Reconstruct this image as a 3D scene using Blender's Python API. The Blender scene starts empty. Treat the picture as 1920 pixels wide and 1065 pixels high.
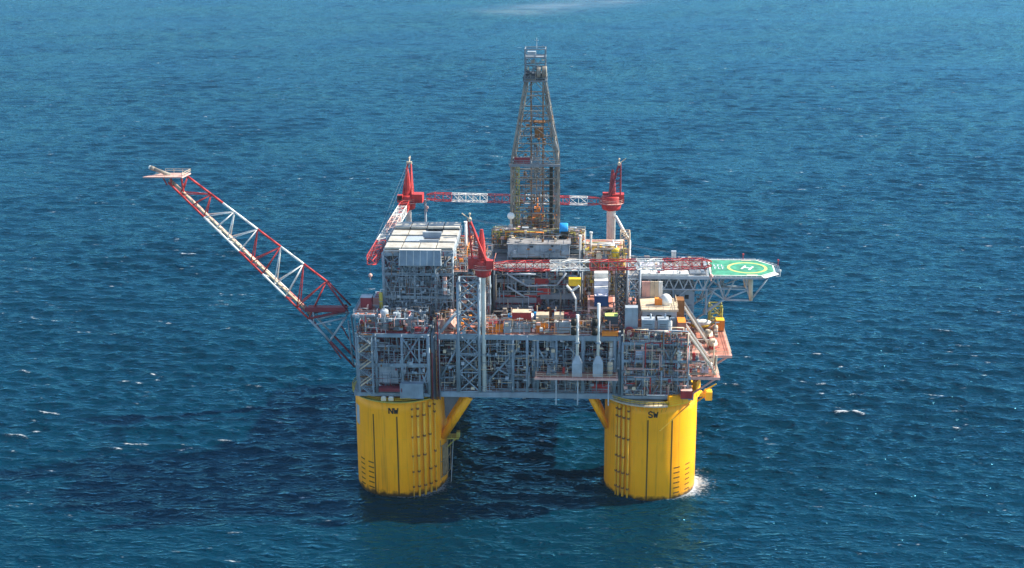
import bpy, math, random
import numpy as np
from mathutils import Vector, Matrix

# ------------------------------------------------------------------ camera
scene = bpy.context.scene
C = scene.collection
CAM = Vector((16.456, -387.891, 178.463))
YAW, PITCH, ROLL = math.radians(3.0), math.radians(16.5), math.radians(-0.3)
FPX = 2600.0
cF = Vector((-math.sin(YAW)*math.cos(PITCH), math.cos(YAW)*math.cos(PITCH), -math.sin(PITCH)))
cR0 = Vector((math.cos(YAW), math.sin(YAW), 0)); cU0 = cR0.cross(cF)
cR = cR0*math.cos(ROLL) + cU0*math.sin(ROLL)
cU = -cR0*math.sin(ROLL) + cU0*math.cos(ROLL)
cam_d = bpy.data.cameras.new('camera'); cam = bpy.data.objects.new('camera', cam_d); C.objects.link(cam)
cam.matrix_world = Matrix(((cR.x, cU.x, -cF.x, CAM.x), (cR.y, cU.y, -cF.y, CAM.y), (cR.z, cU.z, -cF.z, CAM.z), (0, 0, 0, 1)))
cam_d.sensor_width = 36.0; cam_d.lens = FPX/1920*36.0
cam_d.clip_start = 1.0; cam_d.clip_end = 60000.0
scene.camera = cam
scene.view_settings.view_transform = 'Standard'; scene.view_settings.look = 'None'
scene.view_settings.exposure = 1.25; scene.view_settings.gamma = 1.0
scene.cycles.max_bounces = 6

# ------------------------------------------------------------------ light
SUN_EL = math.radians(36); SUN_DIR = Vector((math.cos(SUN_EL)*0.965, math.cos(SUN_EL)*0.26, math.sin(SUN_EL))).normalized()
w = bpy.data.worlds.new('World'); scene.world = w; w.use_nodes = True
nt = w.node_tree; bg = nt.nodes['Background']
sky = nt.nodes.new('ShaderNodeTexSky'); sky.sky_type = 'NISHITA'; sky.sun_disc = False
sky.sun_elevation = SUN_EL; sky.sun_rotation = math.atan2(SUN_DIR.x, SUN_DIR.y)
sky.altitude = 600; sky.air_density = 1.0; sky.dust_density = 0.2; sky.ozone_density = 1.0
nt.links.new(sky.outputs[0], bg.inputs[0]); bg.inputs[1].default_value = 0.115
sd = bpy.data.lights.new('sun', 'SUN'); sd.energy = 5.0; sd.angle = math.radians(0.6); sd.color = (1.0, 0.91, 0.78)
so = bpy.data.objects.new('sun', sd); C.objects.link(so); so.location = (300, 100, 300)
so.rotation_euler = SUN_DIR.to_track_quat('Z', 'Y').to_euler()

# ------------------------------------------------------------------ helpers
def P(px, py, Y):
    """point of the photograph at depth Y (platform axes, metres)"""
    d = cF*FPX + cR*(px-960) - cU*(py-532.5); t = (Y-CAM.y)/d.y; return CAM + d*t
def PZ(px, py, Z):
    d = cF*FPX + cR*(px-960) - cU*(py-532.5); t = (Z-CAM.z)/d.z; return CAM + d*t
V = Vector
rng = random.Random(7)

class MB:
    def __init__(s): s.v = []; s.f = []; s.mk = []
    def add(s, vs, fs):
        n = len(s.v); s.v += [tuple(a) for a in vs]; s.f += [tuple(i+n for i in q) for q in fs]; return s
    def box(s, x0, x1, y0, y1, z0, z1):
        return s.add([(x, y, z) for z in (z0, z1) for y in (y0, y1) for x in (x0, x1)],
                     [(0, 2, 3, 1), (4, 5, 7, 6), (0, 1, 5, 4), (2, 6, 7, 3), (0, 4, 6, 2), (1, 3, 7, 5)])
    def cbox(s, c, sx, sy, sz):       # centre of the base
        return s.box(c[0]-sx/2, c[0]+sx/2, c[1]-sy/2, c[1]+sy/2, c[2], c[2]+sz)
    def tube(s, p, q, r, n=8, r2=None, cap=True, square=False):
        p, q = V(p), V(q); d = q-p
        if d.length < 1e-6: return s
        d.normalize(); a = V((0, 0, 1)) if abs(d.z) < .95 else V((1, 0, 0))
        u = d.cross(a).normalized(); w_ = d.cross(u); r2 = r if r2 is None else r2
        o = math.pi/4 if n == 4 else 0
        ring = [(math.cos(2*math.pi*i/n+o), math.sin(2*math.pi*i/n+o)) for i in range(n)]
        vs = [p+(u*a_+w_*b)*r for a_, b in ring]+[q+(u*a_+w_*b)*r2 for a_, b in ring]
        fs = [(i, (i+1) % n, n+(i+1) % n, n+i) for i in range(n)]
        if cap: fs += [tuple(range(n-1, -1, -1)), tuple(range(n, 2*n))]
        return s.add(vs, fs)
    def bar(s, p, q, w_): return s.tube(p, q, w_*.7071, 4)
    def path(s, pts, r, n=8):
        for a, b in zip(pts, pts[1:]): s.tube(a, b, r, n)
        for a in pts[1:-1]: s.ball(a, r*1.02, n, 4)
        return s
    def lathe(s, c, prof, n=24, axis='z'):
        vs = []; fs = []
        for r, z in prof:
            for i in range(n):
                a = 2*math.pi*i/n; x, y = r*math.cos(a), r*math.sin(a)
                vs.append((c[0]+x, c[1]+y, c[2]+z) if axis == 'z' else ((c[0]+z, c[1]+x, c[2]+y) if axis == 'x' else (c[0]+x, c[1]+z, c[2]+y)))
        for k in range(len(prof)-1):
            for i in range(n):
                fs.append((k*n+i, k*n+(i+1) % n, (k+1)*n+(i+1) % n, (k+1)*n+i))
        if prof[0][0] > 1e-4: fs.append(tuple(range(n-1, -1, -1)))
        if prof[-1][0] > 1e-4: fs.append(tuple((len(prof)-1)*n+i for i in range(n)))
        return s.add(vs, fs)
    def ball(s, c, r, n=12, m=8):
        return s.lathe(c, [(max(r*math.sin(math.pi*k/m), 1e-5), -r*math.cos(math.pi*k/m)) for k in range(m+1)], n)
    def prism(s, pts, z0, z1):
        n = len(pts)
        return s.add([(x, y, z0) for x, y in pts]+[(x, y, z1) for x, y in pts],
                     [tuple(range(n-1, -1, -1)), tuple(range(n, 2*n))]+[(i, (i+1) % n, n+(i+1) % n, n+i) for i in range(n)])
    def rail(s, pts, closed=False, h=1.15, r=.06, step=2.2):
        pts = [V(p) for p in pts]
        if closed: pts = pts+[pts[0]]
        for a, b in zip(pts, pts[1:]):
            L = (b-a).length; k = max(1, round(L/step))
            for z in (h, h*.55): s.tube(a+V((0, 0, z)), b+V((0, 0, z)), r, 4, cap=False)
            for i in range(k+1): p = a.lerp(b, i/k); s.tube(p, p+V((0, 0, h)), r, 4, cap=False)
        return s
    def build(s, name, mat, parent=None, smooth=False, base=None):
        me = bpy.data.meshes.new(name)
        org = V(parent['_o']) if parent is not None else V(base if base is not None else (0, 0, 0))
        me.from_pydata([(x-org.x, y-org.y, z-org.z) for x, y, z in s.v], [], s.f)
        if smooth:
            me.polygons.foreach_set('use_smooth', [len(f) == 4 for f in s.f])
        if isinstance(mat, (list, tuple)):
            for q in mat: me.materials.append(q)
            ix = np.zeros(len(s.f), np.int32)
            for start, k in s.mk: ix[start:] = k
            me.polygons.foreach_set('material_index', ix)
        else: me.materials.append(mat)
        me.update()
        o = bpy.data.objects.new(name, me); C.objects.link(o)
        if parent is not None: o.parent = parent
        else: o.location = org
        o['_o'] = tuple(org)
        return o

def tag(o, label, cat, group=None):
    o['label'] = label; o['category'] = cat; o['kind'] = 'thing'
    if group: o['group'] = group
    return o
def thing(name, label, cat, base, group=None):
    o = bpy.data.objects.new(name, None); C.objects.link(o); o.location = base; o['_o'] = tuple(V(base))
    o.empty_display_size = 1
    return tag(o, label, cat, group)
def dup(root, loc, label=None, rotz=0):
    kids = {}
    for o in C.objects: kids.setdefault(o.parent, []).append(o)
    def rec(o, par):
        c = o.copy(); C.objects.link(c); c.parent = par
        for ch in kids.get(o, []): rec(ch, c)
        return c
    r = rec(root, None); r.location = loc; r.rotation_euler = (0, 0, rotz); r['_o'] = tuple(V(loc))
    if label: r['label'] = label
    return r

# ------------------------------------------------------------------ materials
def pm(name, rgb, rough=.5, var=.18, grime=.25, scale=.35, metal=0.0, grime_rgb=(.09, .06, .04)):
    m = bpy.data.materials.new(name); m.use_nodes = True; t = m.node_tree; b = t.nodes['Principled BSDF']
    geo = t.nodes.new('ShaderNodeNewGeometry')
    n1 = t.nodes.new('ShaderNodeTexNoise'); n1.inputs['Scale'].default_value = scale; n1.inputs['Detail'].default_value = 5
    t.links.new(geo.outputs['Position'], n1.inputs['Vector'])
    mp = t.nodes.new('ShaderNodeMapping'); mp.inputs['Scale'].default_value = (1.3, 1.3, .16)
    n2 = t.nodes.new('ShaderNodeTexNoise'); n2.inputs['Scale'].default_value = 1.0; n2.inputs['Detail'].default_value = 6; n2.inputs['Roughness'].default_value = .65
    t.links.new(geo.outputs['Position'], mp.inputs[0]); t.links.new(mp.outputs[0], n2.inputs['Vector'])
    r1 = t.nodes.new('ShaderNodeMapRange'); r1.inputs[1].default_value = .3; r1.inputs[2].default_value = .7
    r1.inputs[3].default_value = 1-var; r1.inputs[4].default_value = 1+var
    t.links.new(n1.outputs[0], r1.inputs[0])
    mul = t.nodes.new('ShaderNodeMix'); mul.data_type = 'RGBA'; mul.blend_type = 'MULTIPLY'; mul.inputs[0].default_value = 1
    mul.inputs[6].default_value = (*rgb, 1); t.links.new(r1.outputs[0], mul.inputs[7])
    r2 = t.nodes.new('ShaderNodeMapRange'); r2.inputs[1].default_value = .52; r2.inputs[2].default_value = .75; r2.inputs[4].default_value = grime
    t.links.new(n2.outputs[0], r2.inputs[0])
    mx = t.nodes.new('ShaderNodeMix'); mx.data_type = 'RGBA'; mx.inputs[7].default_value = (*grime_rgb, 1)
    t.links.new(r2.outputs[0], mx.inputs[0]); t.links.new(mul.outputs[2], mx.inputs[6])
    t.links.new(mx.outputs[2], b.inputs['Base Color'])
    b.inputs['Specular IOR Level'].default_value = .25; b.inputs['Roughness'].default_value = rough; b.inputs['Metallic'].default_value = metal
    return m
M = dict(
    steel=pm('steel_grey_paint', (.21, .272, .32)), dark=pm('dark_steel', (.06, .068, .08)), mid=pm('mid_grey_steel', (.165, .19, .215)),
    silver=pm('pale_grey_cladding', (.33, .38, .42), .4), white=pm('white_paint', (.72, .71, .66), .5, .15, .35), roof=pm('roof_panel_paint', (.43, .41, .35), .6, .25, .45), cream=pm('cream_paint', (.55, .45, .32), .5, .2, .35),
    red=pm('red_paint', (.42, .038, .034), .5, .35, .4), redox=pm('red_oxide_deck', (.42, .17, .12), .8, .3, .4), maroon=pm('maroon_paint', (.2, .03, .04), .6),
    yellow=pm('yellow_hull_paint', (.96, .385, .002), .42, .05, .22, .12, grime_rgb=(.34, .13, .01)), gold=pm('yellow_paint', (.78, .50, .03), .5),
    orange=pm('orange_paint', (.8, .25, .03), .5), green=pm('green_deck_paint', (.05, .26, .16), .75, .4, .45, .5, grime_rgb=(.05, .09, .06)), navy=pm('navy_paint', (.02, .045, .14), .5),
    blue=pm('bright_blue_paint', (.02, .27, .6), .5), tan=pm('weathered_derrick_steel', (.21, .19, .16), .6, .35, .55), brown=pm('rusty_brown', (.22, .10, .035), .8, .3, .4),
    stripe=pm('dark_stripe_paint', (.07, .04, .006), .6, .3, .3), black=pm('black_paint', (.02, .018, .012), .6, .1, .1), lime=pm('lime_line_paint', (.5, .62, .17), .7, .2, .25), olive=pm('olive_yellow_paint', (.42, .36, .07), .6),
    pink=pm('faded_pink_paint', (.62, .36, .30), .6, .2, .35), lav=pm('pale_lavender_paint', (.6, .6, .68), .5), deck=pm('grey_deck_plate', (.22, .22, .22), .8, .3, .4), stain=pm('stained_steel_mesh', (.25, .19, .11), .8, .4, .5))
def hull_weather(m):
    t = m.node_tree; N = t.nodes.new; L = t.links.new; b = t.nodes['Principled BSDF']; src = b.inputs['Base Color'].links[0].from_socket
    geo = N('ShaderNodeNewGeometry'); sx = N('ShaderNodeSeparateXYZ'); L(geo.outputs['Position'], sx.inputs[0])
    n = N('ShaderNodeTexNoise'); n.inputs['Scale'].default_value = .5; n.inputs['Detail'].default_value = 6; L(geo.outputs['Position'], n.inputs['Vector'])
    ad = N('ShaderNodeMath'); ad.operation = 'MULTIPLY_ADD'; L(n.outputs[0], ad.inputs[0]); ad.inputs[1].default_value = -3.2; L(sx.outputs['Z'], ad.inputs[2])
    r = N('ShaderNodeMapRange'); r.inputs[1].default_value = .3; r.inputs[2].default_value = 1.3; r.inputs[3].default_value = .92; r.inputs[4].default_value = 0; L(ad.outputs[0], r.inputs[0])
    mp = N('ShaderNodeMapping'); mp.inputs['Scale'].default_value = (1.1, 1.1, .05); L(geo.outputs['Position'], mp.inputs[0])
    s = N('ShaderNodeTexNoise'); s.inputs['Scale'].default_value = 1; s.inputs['Detail'].default_value = 4; L(mp.outputs[0], s.inputs['Vector'])
    r2 = N('ShaderNodeMapRange'); r2.inputs[1].default_value = .56; r2.inputs[2].default_value = .74; r2.inputs[4].default_value = .5; L(s.outputs[0], r2.inputs[0])
    x = N('ShaderNodeMix'); x.data_type = 'RGBA'; x.inputs[7].default_value = (.36, .16, .02, 1); L(r2.outputs[0], x.inputs[0]); L(src, x.inputs[6])
    y = N('ShaderNodeMix'); y.data_type = 'RGBA'; y.inputs[7].default_value = (.03, .028, .012, 1); L(r.outputs[0], y.inputs[0]); L(x.outputs[2], y.inputs[6]); L(y.outputs[2], b.inputs['Base Color'])
hull_weather(M['yellow'])
OCHRE = pm('ochre_riser_paint', (.80, .42, .03), .45, .1, .35)

# ------------------------------------------------------------------ sea
SEA_Z = 1.5
def make_sea():
    xs = np.concatenate([-np.geomspace(1005, 30000, 40)[::-1], np.linspace(-1000, -322, 340), np.linspace(-320, 340, 660), np.linspace(342, 1000, 330), np.geomspace(1005, 30000, 40)])
    ys = [-30000., -9000., -3000., -1500., -900, -500, -300, -200, -150]
    y = -120.
    while y < 45000:
        ys.append(y); y += min(max(.75, (y+388)*.0019 if y < 2300 else (y+388)*.0019*(1+(y-2300)/300)), 4000)
    ys = np.array(ys)
    X, Yg = np.meshgrid(xs, ys)
    dx = np.gradient(xs); dy = np.gradient(ys)
    cell = np.maximum(dx[None, :], dy[:, None])
    rs = np.random.RandomState(11); Zh = np.zeros_like(X); DX = np.zeros_like(X); DY = np.zeros_like(X); J = np.zeros_like(X)
    th0 = math.radians(-101)                 # direction the wind sea travels
    for i in range(150):
        L = 1.8*(24/1.8)**(rs.rand()**1.3); k = 2*math.pi/L
        th = th0 + rs.randn()*math.radians(27 if L < 12 else 16)
        a = .0066*L*min(1, (5.5/L)**1.05)*(.6+.8*rs.rand()); ph = rs.rand()*6.2832
        fade = np.clip((L/cell-2.2)/2.5, 0, 1)
        kx, ky = math.cos(th)*k, math.sin(th)*k
        arg = kx*X+ky*Yg+ph; c = np.cos(arg)*fade; s = np.sin(arg)*fade
        Zh += a*c; q = 1.25
        DX -= q*a*math.cos(th)*s; DY -= q*a*math.sin(th)*s; J += q*a*k*c
    # groups of waves: slow modulation so that calm and lively patches alternate
    def slow(sc, n, seed):
        r = np.random.RandomState(seed); o = np.zeros_like(X)
        for i in range(n):
            L = sc*(.6+1.2*r.rand()); t = r.rand()*6.2832
            o += np.cos(2*math.pi/L*(math.cos(t)*X*.7+math.sin(t)*Yg)+r.rand()*6.28)
        return o/math.sqrt(n/2)
    g = slow(140, 10, 3); mod = np.clip(1+.22*g, .55, 1.5)
    Zh *= mod; J *= mod
    near = (cell < 4) & (np.abs(X) < 900); q0, q1 = np.percentile(J[near], [95, 99.9])
    foam = np.clip((J-q0)/(q1-q0), 0, 1)*np.clip((slow(16, 12, 5)-.9)/.8, 0, 1)*np.clip((slow(130, 8, 6)+.6)/.9, 0, 1)
    
    foam = np.where(cell < 6, foam, 0)
    # churned water at the columns
    ch = np.zeros_like(X)
    for cx, cy, A, mx, my in ((37.4, 0, 1.0, 1.0, -.05), (-37.4, 0, .55, .75, -.65)):
        d = np.hypot(X-cx, Yg-cy); a = np.clip(((X-cx)*mx+(Yg-cy)*my)/np.maximum(d, 1)/math.hypot(mx, my), 0, 1)
        ch = np.maximum(ch, A*np.exp(-np.clip(d-13.65, 0, None)/5.5)*(.12+.88*a**3)+.34*np.exp(-np.clip(d-13.65, 0, None)/1.3))
    # pale slick with a wake far behind the platform
    sl = np.zeros_like(X)
    for (ax, ay), (bx, by), wd, amp in (((120, 2050), (300, 2250), 55, .55), ((-70, 1500), (40, 1640), 40, .25)):
        tt = np.clip(((X-ax)*(bx-ax)+(Yg-ay)*(by-ay))/((bx-ax)**2+(by-ay)**2), 0, 1)
        sl = np.maximum(sl, amp*np.exp(-((X-ax-tt*(bx-ax))**2+(Yg-ay-tt*(by-ay))**2)/(2*wd*wd)))
    P0 = np.stack([X+DX, Yg+DY, Zh], -1).reshape(-1, 3).astype(np.float32)
    ny, nx = X.shape; idx = np.arange(ny*nx, dtype=np.int32).reshape(ny, nx)
    q = np.stack([idx[:-1, :-1], idx[:-1, 1:], idx[1:, 1:], idx[1:, :-1]], -1).reshape(-1)
    me = bpy.data.meshes.new('sea'); me.vertices.add(ny*nx); me.vertices.foreach_set('co', P0.ravel())
    nf = len(q)//4; me.loops.add(len(q)); me.loops.foreach_set('vertex_index', q)
    me.polygons.add(nf); me.polygons.foreach_set('loop_start', np.arange(0, len(q), 4, dtype=np.int32)); me.polygons.foreach_set('use_smooth', np.ones(nf, bool))
    for nm, arr in (('foam', foam), ('churn', ch), ('slick', sl)):
        at = me.attributes.new(nm, 'FLOAT', 'POINT'); at.data.foreach_set('value', arr.astype(np.float32).ravel())
    me.update(calc_edges=True)
    m = bpy.data.materials.new('sea_water'); m.use_nodes = True; t = m.node_tree; b = t.nodes['Principled BSDF']; N = t.nodes.new; L = t.links.new
    geo = N('ShaderNodeNewGeometry')
    def noise(scale, sc, det, rough=.6, rot=0):
        mp = N('ShaderNodeMapping'); mp.inputs['Scale'].default_value = sc; mp.inputs['Rotation'].default_value = (0, 0, rot)
        L(geo.outputs['Position'], mp.inputs[0]); n = N('ShaderNodeTexNoise'); n.inputs['Scale'].default_value = scale
        n.inputs['Detail'].default_value = det; n.inputs['Roughness'].default_value = rough; L(mp.outputs[0], n.inputs['Vector']); return n
    def mrange(src, a, b_, c, d):
        r = N('ShaderNodeMapRange'); r.inputs[1].default_value = a; r.inputs[2].default_value = b_; r.inputs[3].default_value = c; r.inputs[4].default_value = d; L(src, r.inputs[0]); return r.outputs[0]
    def math2(op, a, b_):
        n = N('ShaderNodeMath'); n.operation = op
        for i, x in enumerate((a, b_)):
            if isinstance(x, (int, float)): n.inputs[i].default_value = x
            else: L(x, n.inputs[i])
        return n.outputs[0]
    big = noise(.006, (.5, 1, 1), 3)
    patch = noise(.02, (.6, 1, 1), 4)
    body = N('ShaderNodeMix'); body.data_type = 'RGBA'; body.inputs[6].default_value = (.0002, .0175, .033, 1); body.inputs[7].default_value = (.0002, .022, .040, 1)
    L(mrange(patch.outputs[0], .35, .65, 0, 1), body.inputs[0]); L(body.outputs[2], b.inputs['Base Color'])
    b.inputs['Specular IOR Level'].default_value = 0
    gl = N('ShaderNodeBsdfGlossy'); gl.inputs['Color'].default_value = (.14, .45, .62, 1); L(mrange(big.outputs[0], .35, .65, .12, .24), gl.inputs['Roughness']); fr = N('ShaderNodeFresnel'); fr.inputs['IOR'].default_value = 1.42; wat = N('ShaderNodeMixShader')
    r1 = noise(.5, (.4, 1, 1), 5, .62, .12); r2 = noise(1.3, (.5, 1, 1), 3, .6, -.15); r1.noise_type = 'RIDGED_MULTIFRACTAL'; r2.noise_type = 'RIDGED_MULTIFRACTAL'; r1.normalize = True; r2.normalize = True
    r0 = noise(.13, (.38, 1, 1), 3, .55, -.06); b0 = N('ShaderNodeBump'); b0.inputs['Strength'].default_value = .3; b0.inputs['Distance'].default_value = 1.5; L(r0.outputs[0], b0.inputs['Height']); bu = N('ShaderNodeBump'); L(b0.outputs[0], bu.inputs['Normal']); bu.inputs['Strength'].default_value = 1; bu.inputs['Distance'].default_value = .95; L(r1.outputs[0], bu.inputs['Height'])
    bu2 = N('ShaderNodeBump'); bu2.inputs['Strength'].default_value = 1; bu2.inputs['Distance'].default_value = .42; L(r2.outputs[0], bu2.inputs['Height']); L(bu.outputs[0], bu2.inputs['Normal'])
    L(bu2.outputs[0], b.inputs['Normal']); L(bu2.outputs[0], gl.inputs['Normal']); L(bu2.outputs[0], fr.inputs['Normal']); L(fr.outputs[0], wat.inputs[0]); L(b.outputs[0], wat.inputs[1]); L(gl.outputs[0], wat.inputs[2])
    fo = N('ShaderNodeAttribute'); fo.attribute_name = 'foam'; cn = N('ShaderNodeAttribute'); cn.attribute_name = 'churn'
    br = noise(1.9, (.6, 1, 1), 6, .75)
    fm = mrange(math2('ADD', fo.outputs['Fac'], math2('MULTIPLY', math2('SUBTRACT', br.outputs[0], .5), 3.0)), .35, 1.3, 0, 1)
    fm = math2('MULTIPLY', fm, mrange(fo.outputs['Fac'], .02, .5, 0, 1))
    cm = mrange(math2('ADD', cn.outputs['Fac'], math2('MULTIPLY', math2('SUBTRACT', br.outputs[0], .5), 2.2)), .45, 1.15, 0, .65)
    cm = math2('MULTIPLY', cm, mrange(cn.outputs['Fac'], .02, .2, 0, 1))
    fm = math2('MULTIPLY', fm, .85); st = noise(.9, (.16, 1, 1), 5, .7, .1); fm = math2('MAXIMUM', fm, math2('MULTIPLY', mrange(st.outputs[0], .66, .80, 0, .30), mrange(patch.outputs[0], .5, .62, 0, 1)))
    w1 = noise(.33, (.42, 1, 1), 3, .6, .08); w2 = noise(.045, (.7, 1, 1), 2)
    fl_ = math2('MULTIPLY', mrange(w1.outputs[0], .675, .76, 0, 1), mrange(w2.outputs[0], .50, .61, 0, 1))
    fl_ = math2('MULTIPLY', fl_, mrange(br.outputs[0], .42, .60, 0, .9)); fm = math2('MAXIMUM', fm, fl_)
    sk = N('ShaderNodeAttribute'); sk.attribute_name = 'slick'
    sm = math2('MULTIPLY', sk.outputs['Fac'], mrange(patch.outputs[0], .3, .7, .1, .45))
    fac = math2('MAXIMUM', math2('MAXIMUM', fm, cm), sm)
    df = N('ShaderNodeBsdfDiffuse'); df.inputs[0].default_value = (.72, .76, .78, 1)
    mix = N('ShaderNodeMixShader'); L(fac, mix.inputs[0]); L(wat.outputs[0], mix.inputs[1]); L(df.outputs[0], mix.inputs[2])
    L(mix.outputs[0], t.nodes['Material Output'].inputs['Surface'])
    me.materials.append(m)
    o = bpy.data.objects.new('sea', me); C.objects.link(o); o.location.z = SEA_Z; o['kind'] = 'structure'; o['label'] = 'wind-roughened deep blue open sea with small whitecaps'
make_sea()

# ------------------------------------------------------------------ hull
COLS = {'NW': (-37.4, 0), 'SW': (37.4, 0), 'NE': (-37.4, 74.8), 'SE': (37.4, 74.8)}
R0, ZTOP = 13.65, 31.5
def cyl_pt(c, th, z, r): return (c[0]+r*math.sin(th), c[1]-r*math.cos(th), z)
def patch(mb, c, t0, t1, z0, z1, r, n=4, th=.03):
    """curved plate on the column, real thickness"""
    vs = []
    for k in range(n+1):
        t = t0+(t1-t0)*k/n
        vs += [cyl_pt(c, t, z0, r), cyl_pt(c, t, z1, r), cyl_pt(c, t, z1, r+th), cyl_pt(c, t, z0, r+th)]
    fs = [(0, 1, 2, 3), tuple(4*n+i for i in (3, 2, 1, 0))]
    for k in range(n):
        a, b = 4*k, 4*k+4
        for i in range(4): fs.append((a+i, b+i, b+(i+1) % 4, a+(i+1) % 4))
    mb.add(vs, fs)
GLY = {'N': [((0, 0), (0, 1)), ((0, 1), (1, 0)), ((1, 0), (1, 1))],
       'W': [((0, 1), (.25, 0)), ((.25, 0), (.5, .7)), ((.5, .7), (.75, 0)), ((.75, 0), (1, 1))],
       'S': [((1, .82), (.75, 1)), ((.75, 1), (.25, 1)), ((.25, 1), (0, .78)), ((0, .78), (.22, .54)), ((.22, .54), (.78, .46)), ((.78, .46), (1, .22)), ((1, .22), (.75, 0)), ((.75, 0), (.25, 0)), ((.25, 0), (0, .18))],
       'E': [((0, 0), (0, 1)), ((0, 1), (1, 1)), ((0, .5), (.8, .5)), ((0, 0), (1, 0))]}
def letters(mb, c, text, th, z, h, wd, gap, r):
    tw = len(text)*wd+(len(text)-1)*gap
    for i, ch in enumerate(text):
        for a, b in GLY[ch]:
            pa, pb = [cyl_pt(c, th+(-tw/2+i*(wd+gap)+q[0]*wd)/r, z+q[1]*h, r+.02) for q in (a, b)]
            mb.tube(pa, pb, .2, 6)
d2r = math.radians
def column(key, stripes, text_th, drafts, risers, label):
    c = COLS[key]; root = thing('hull_column', label, 'hull column', (c[0], c[1], 0), 'yellow columns of the hull')
    m = MB(); prof = [(R0, -12), (R0, 12)]
    for z in (16, 20, 24, 28): prof.append((R0, z))
    prof += [(R0, ZTOP), (R0-.2, ZTOP)]
    m.lathe((c[0], c[1], 0), prof, 96); o = m.build('shell', M['yellow'], root, True)
    for th in stripes:
        m = MB(); patch(m, c, d2r(th)-.2/R0, d2r(th)+.2/R0, -3, 26.8, R0); m.build('stripe', M['stripe'], root)
    m = MB(); letters(m, c, key, d2r(text_th), 27.7, 1.75, 1.15, .35, R0+.03); m.build('lettering', M['black'], root)
    for th in drafts:
        for k in range(6): m = MB(); patch(m, c, d2r(th)-1.1/R0, d2r(th)+1.1/R0, 3.0+1.6*k, 3.0+1.6*k+.36, R0, 3); m.build('draft_mark', M['stripe'], root)
    for th, r in risers:
        m = MB(); m.tube(cyl_pt(c, d2r(th), -4, R0+.55), cyl_pt(c, d2r(th), 30.5, R0+.55), r, 10)
        p = m.build('riser', OCHRE, root, True)
        for z in (4.2, 9, 14, 20, 26.5, 28.8):
            if rng.random() < .8: m = MB(); m.tube(cyl_pt(c, d2r(th), z, R0+.55), cyl_pt(c, d2r(th), z+.5, R0+.55), r+.14, 10); m.tube(cyl_pt(c, d2r(th), z+.25, R0-.1), cyl_pt(c, d2r(th), z+.25, R0+.6), .16, 6); m.build('clamp', M['brown'], p)
    # weld seams
    m = MB()
    for z in (10.5, 19.5): patch(m, c, -1.65, 1.65, z, z+.06, R0, 60, .012)
    m.build('weld_seam', OCHRE, root)
    # rim walkway
    m = MB(); n = 48
    for k in range(n):
        a0, a1 = 2*math.pi*k/n, 2*math.pi*(k+1)/n
        vs = [cyl_pt(c, a, z, r) for z in (ZTOP-.25, ZTOP) for a in (a0, a1) for r in (R0-.6, R0+.9)]
        m.add(vs, [(0, 1, 3, 2), (4, 6, 7, 5), (1, 5, 7, 3), (0, 2, 6, 4)])
    m.build('rim_walkway', M['olive'] if key == 'NW' else M['gold'], root)
    m = MB(); m.rail([cyl_pt(c, 2*math.pi*k/40, ZTOP, R0+.8) for k in range(40)], True, step=2.2); m.build('rim_handrail', M['gold'], root)
    return root, c
root, c = column('NW', (-29.7, 1.7), -2.2, (-53, -36), ((20, .16), (27, .34), (35, .38), (43, .34), (51, .2)), 'shaded yellow column lettered NW under the left end of the platform')
m = MB(); patch(m, c, d2r(-70), d2r(-58), 21.5, 27.5, R0, 3); m.build('pale_patch', M['silver'], root)
m = MB()
m.tube((-24.5, -4.5, 17), (-16.0, -8.2, 31.6), 1.25, 16); m.tube((-24.8, 3.0, 19), (-15.4, 5.5, 31.6), 1.25, 16)
m.build('knee_brace', M['yellow'], root, True)
m = MB(); m.add([(-24.2, -3.4, 31), (-18.3, -3.4, 31), (-23.8, -3.4, 22), (-24.2, -3.1, 31), (-18.3, -3.1, 31), (-23.8, -3.1, 22)], [(0, 1, 2), (5, 4, 3), (0, 3, 4, 1), (1, 4, 5, 2), (2, 5, 3, 0)]); m.build('gusset_plate', M['mid'], root)
m = MB(); patch(m, c, d2r(66), d2r(88), 4.5, 14.5, R0+.25, 6, .05); m.build('access_grating', M['stain'], root)
m = MB()
for k in range(3):
    for q in range(9): m.tube(cyl_pt(c, d2r(58+4*q), 5+5*k, R0+.9), cyl_pt(c, d2r(58+4*(q+1)), 5+5*k, R0+.9), .12, 6)
for q in (58, 74, 92): m.tube(cyl_pt(c, d2r(q), 4, R0+.9), cyl_pt(c, d2r(q), 17, R0+.9), .12, 6)
m.build('access_frame', M['stain'], root)
m = MB(); m.box(-24.2, -19.8, -4.5, -.8, 16.1, 16.4); m.rail([(-24, -4.4, 16.4), (-20, -4.4, 16.4), (-20, -1, 16.4)]); m.tube((-20.4, -3, 16.2), (-23.8, -3, 12.6), .2, 6); m.box(-20.6, -19.6, -3.8, -2, 16.4, 18); m.build('landing', M['olive'], root)
m = MB()
for y in (-3.2, -2.5): m.tube((-22.6, y, 0), (-21.6, y, 16.2), .08, 5)
for k in range(20): m.tube((-22.55+k*.05, -3.2, .4+k*.8), (-22.55+k*.05, -2.5, .4+k*.8), .06, 4)
m.build('ladder', M['silver'], root)
root, c = column('SW', (-6, 24.5), 0.0, (33, 52), ((-47, .22), (-42.5, .38), (-36, .36), (-29.5, .3)), 'sunlit yellow column lettered SW below the helideck side of the platform')
m = MB()
m.tube((24.3, -4.5, 21), (19.5, -8.2, 31.6), .95, 16); m.tube((24.6, 3.0, 19), (18.6, 5, 31.6), .95, 16); m.build('knee_brace', M['yellow'], root, True)
m = MB()
pts = [cyl_pt(c, d2r(-60+5*k), 0, R0+2.1)[:2] for k in range(16)]+[cyl_pt(c, d2r(15-5*k), 0, R0-3)[:2] for k in range(16)]
m.prism(pts, ZTOP+.02, ZTOP+.45); m.build('front_balcony', M['cream'], root)
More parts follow.
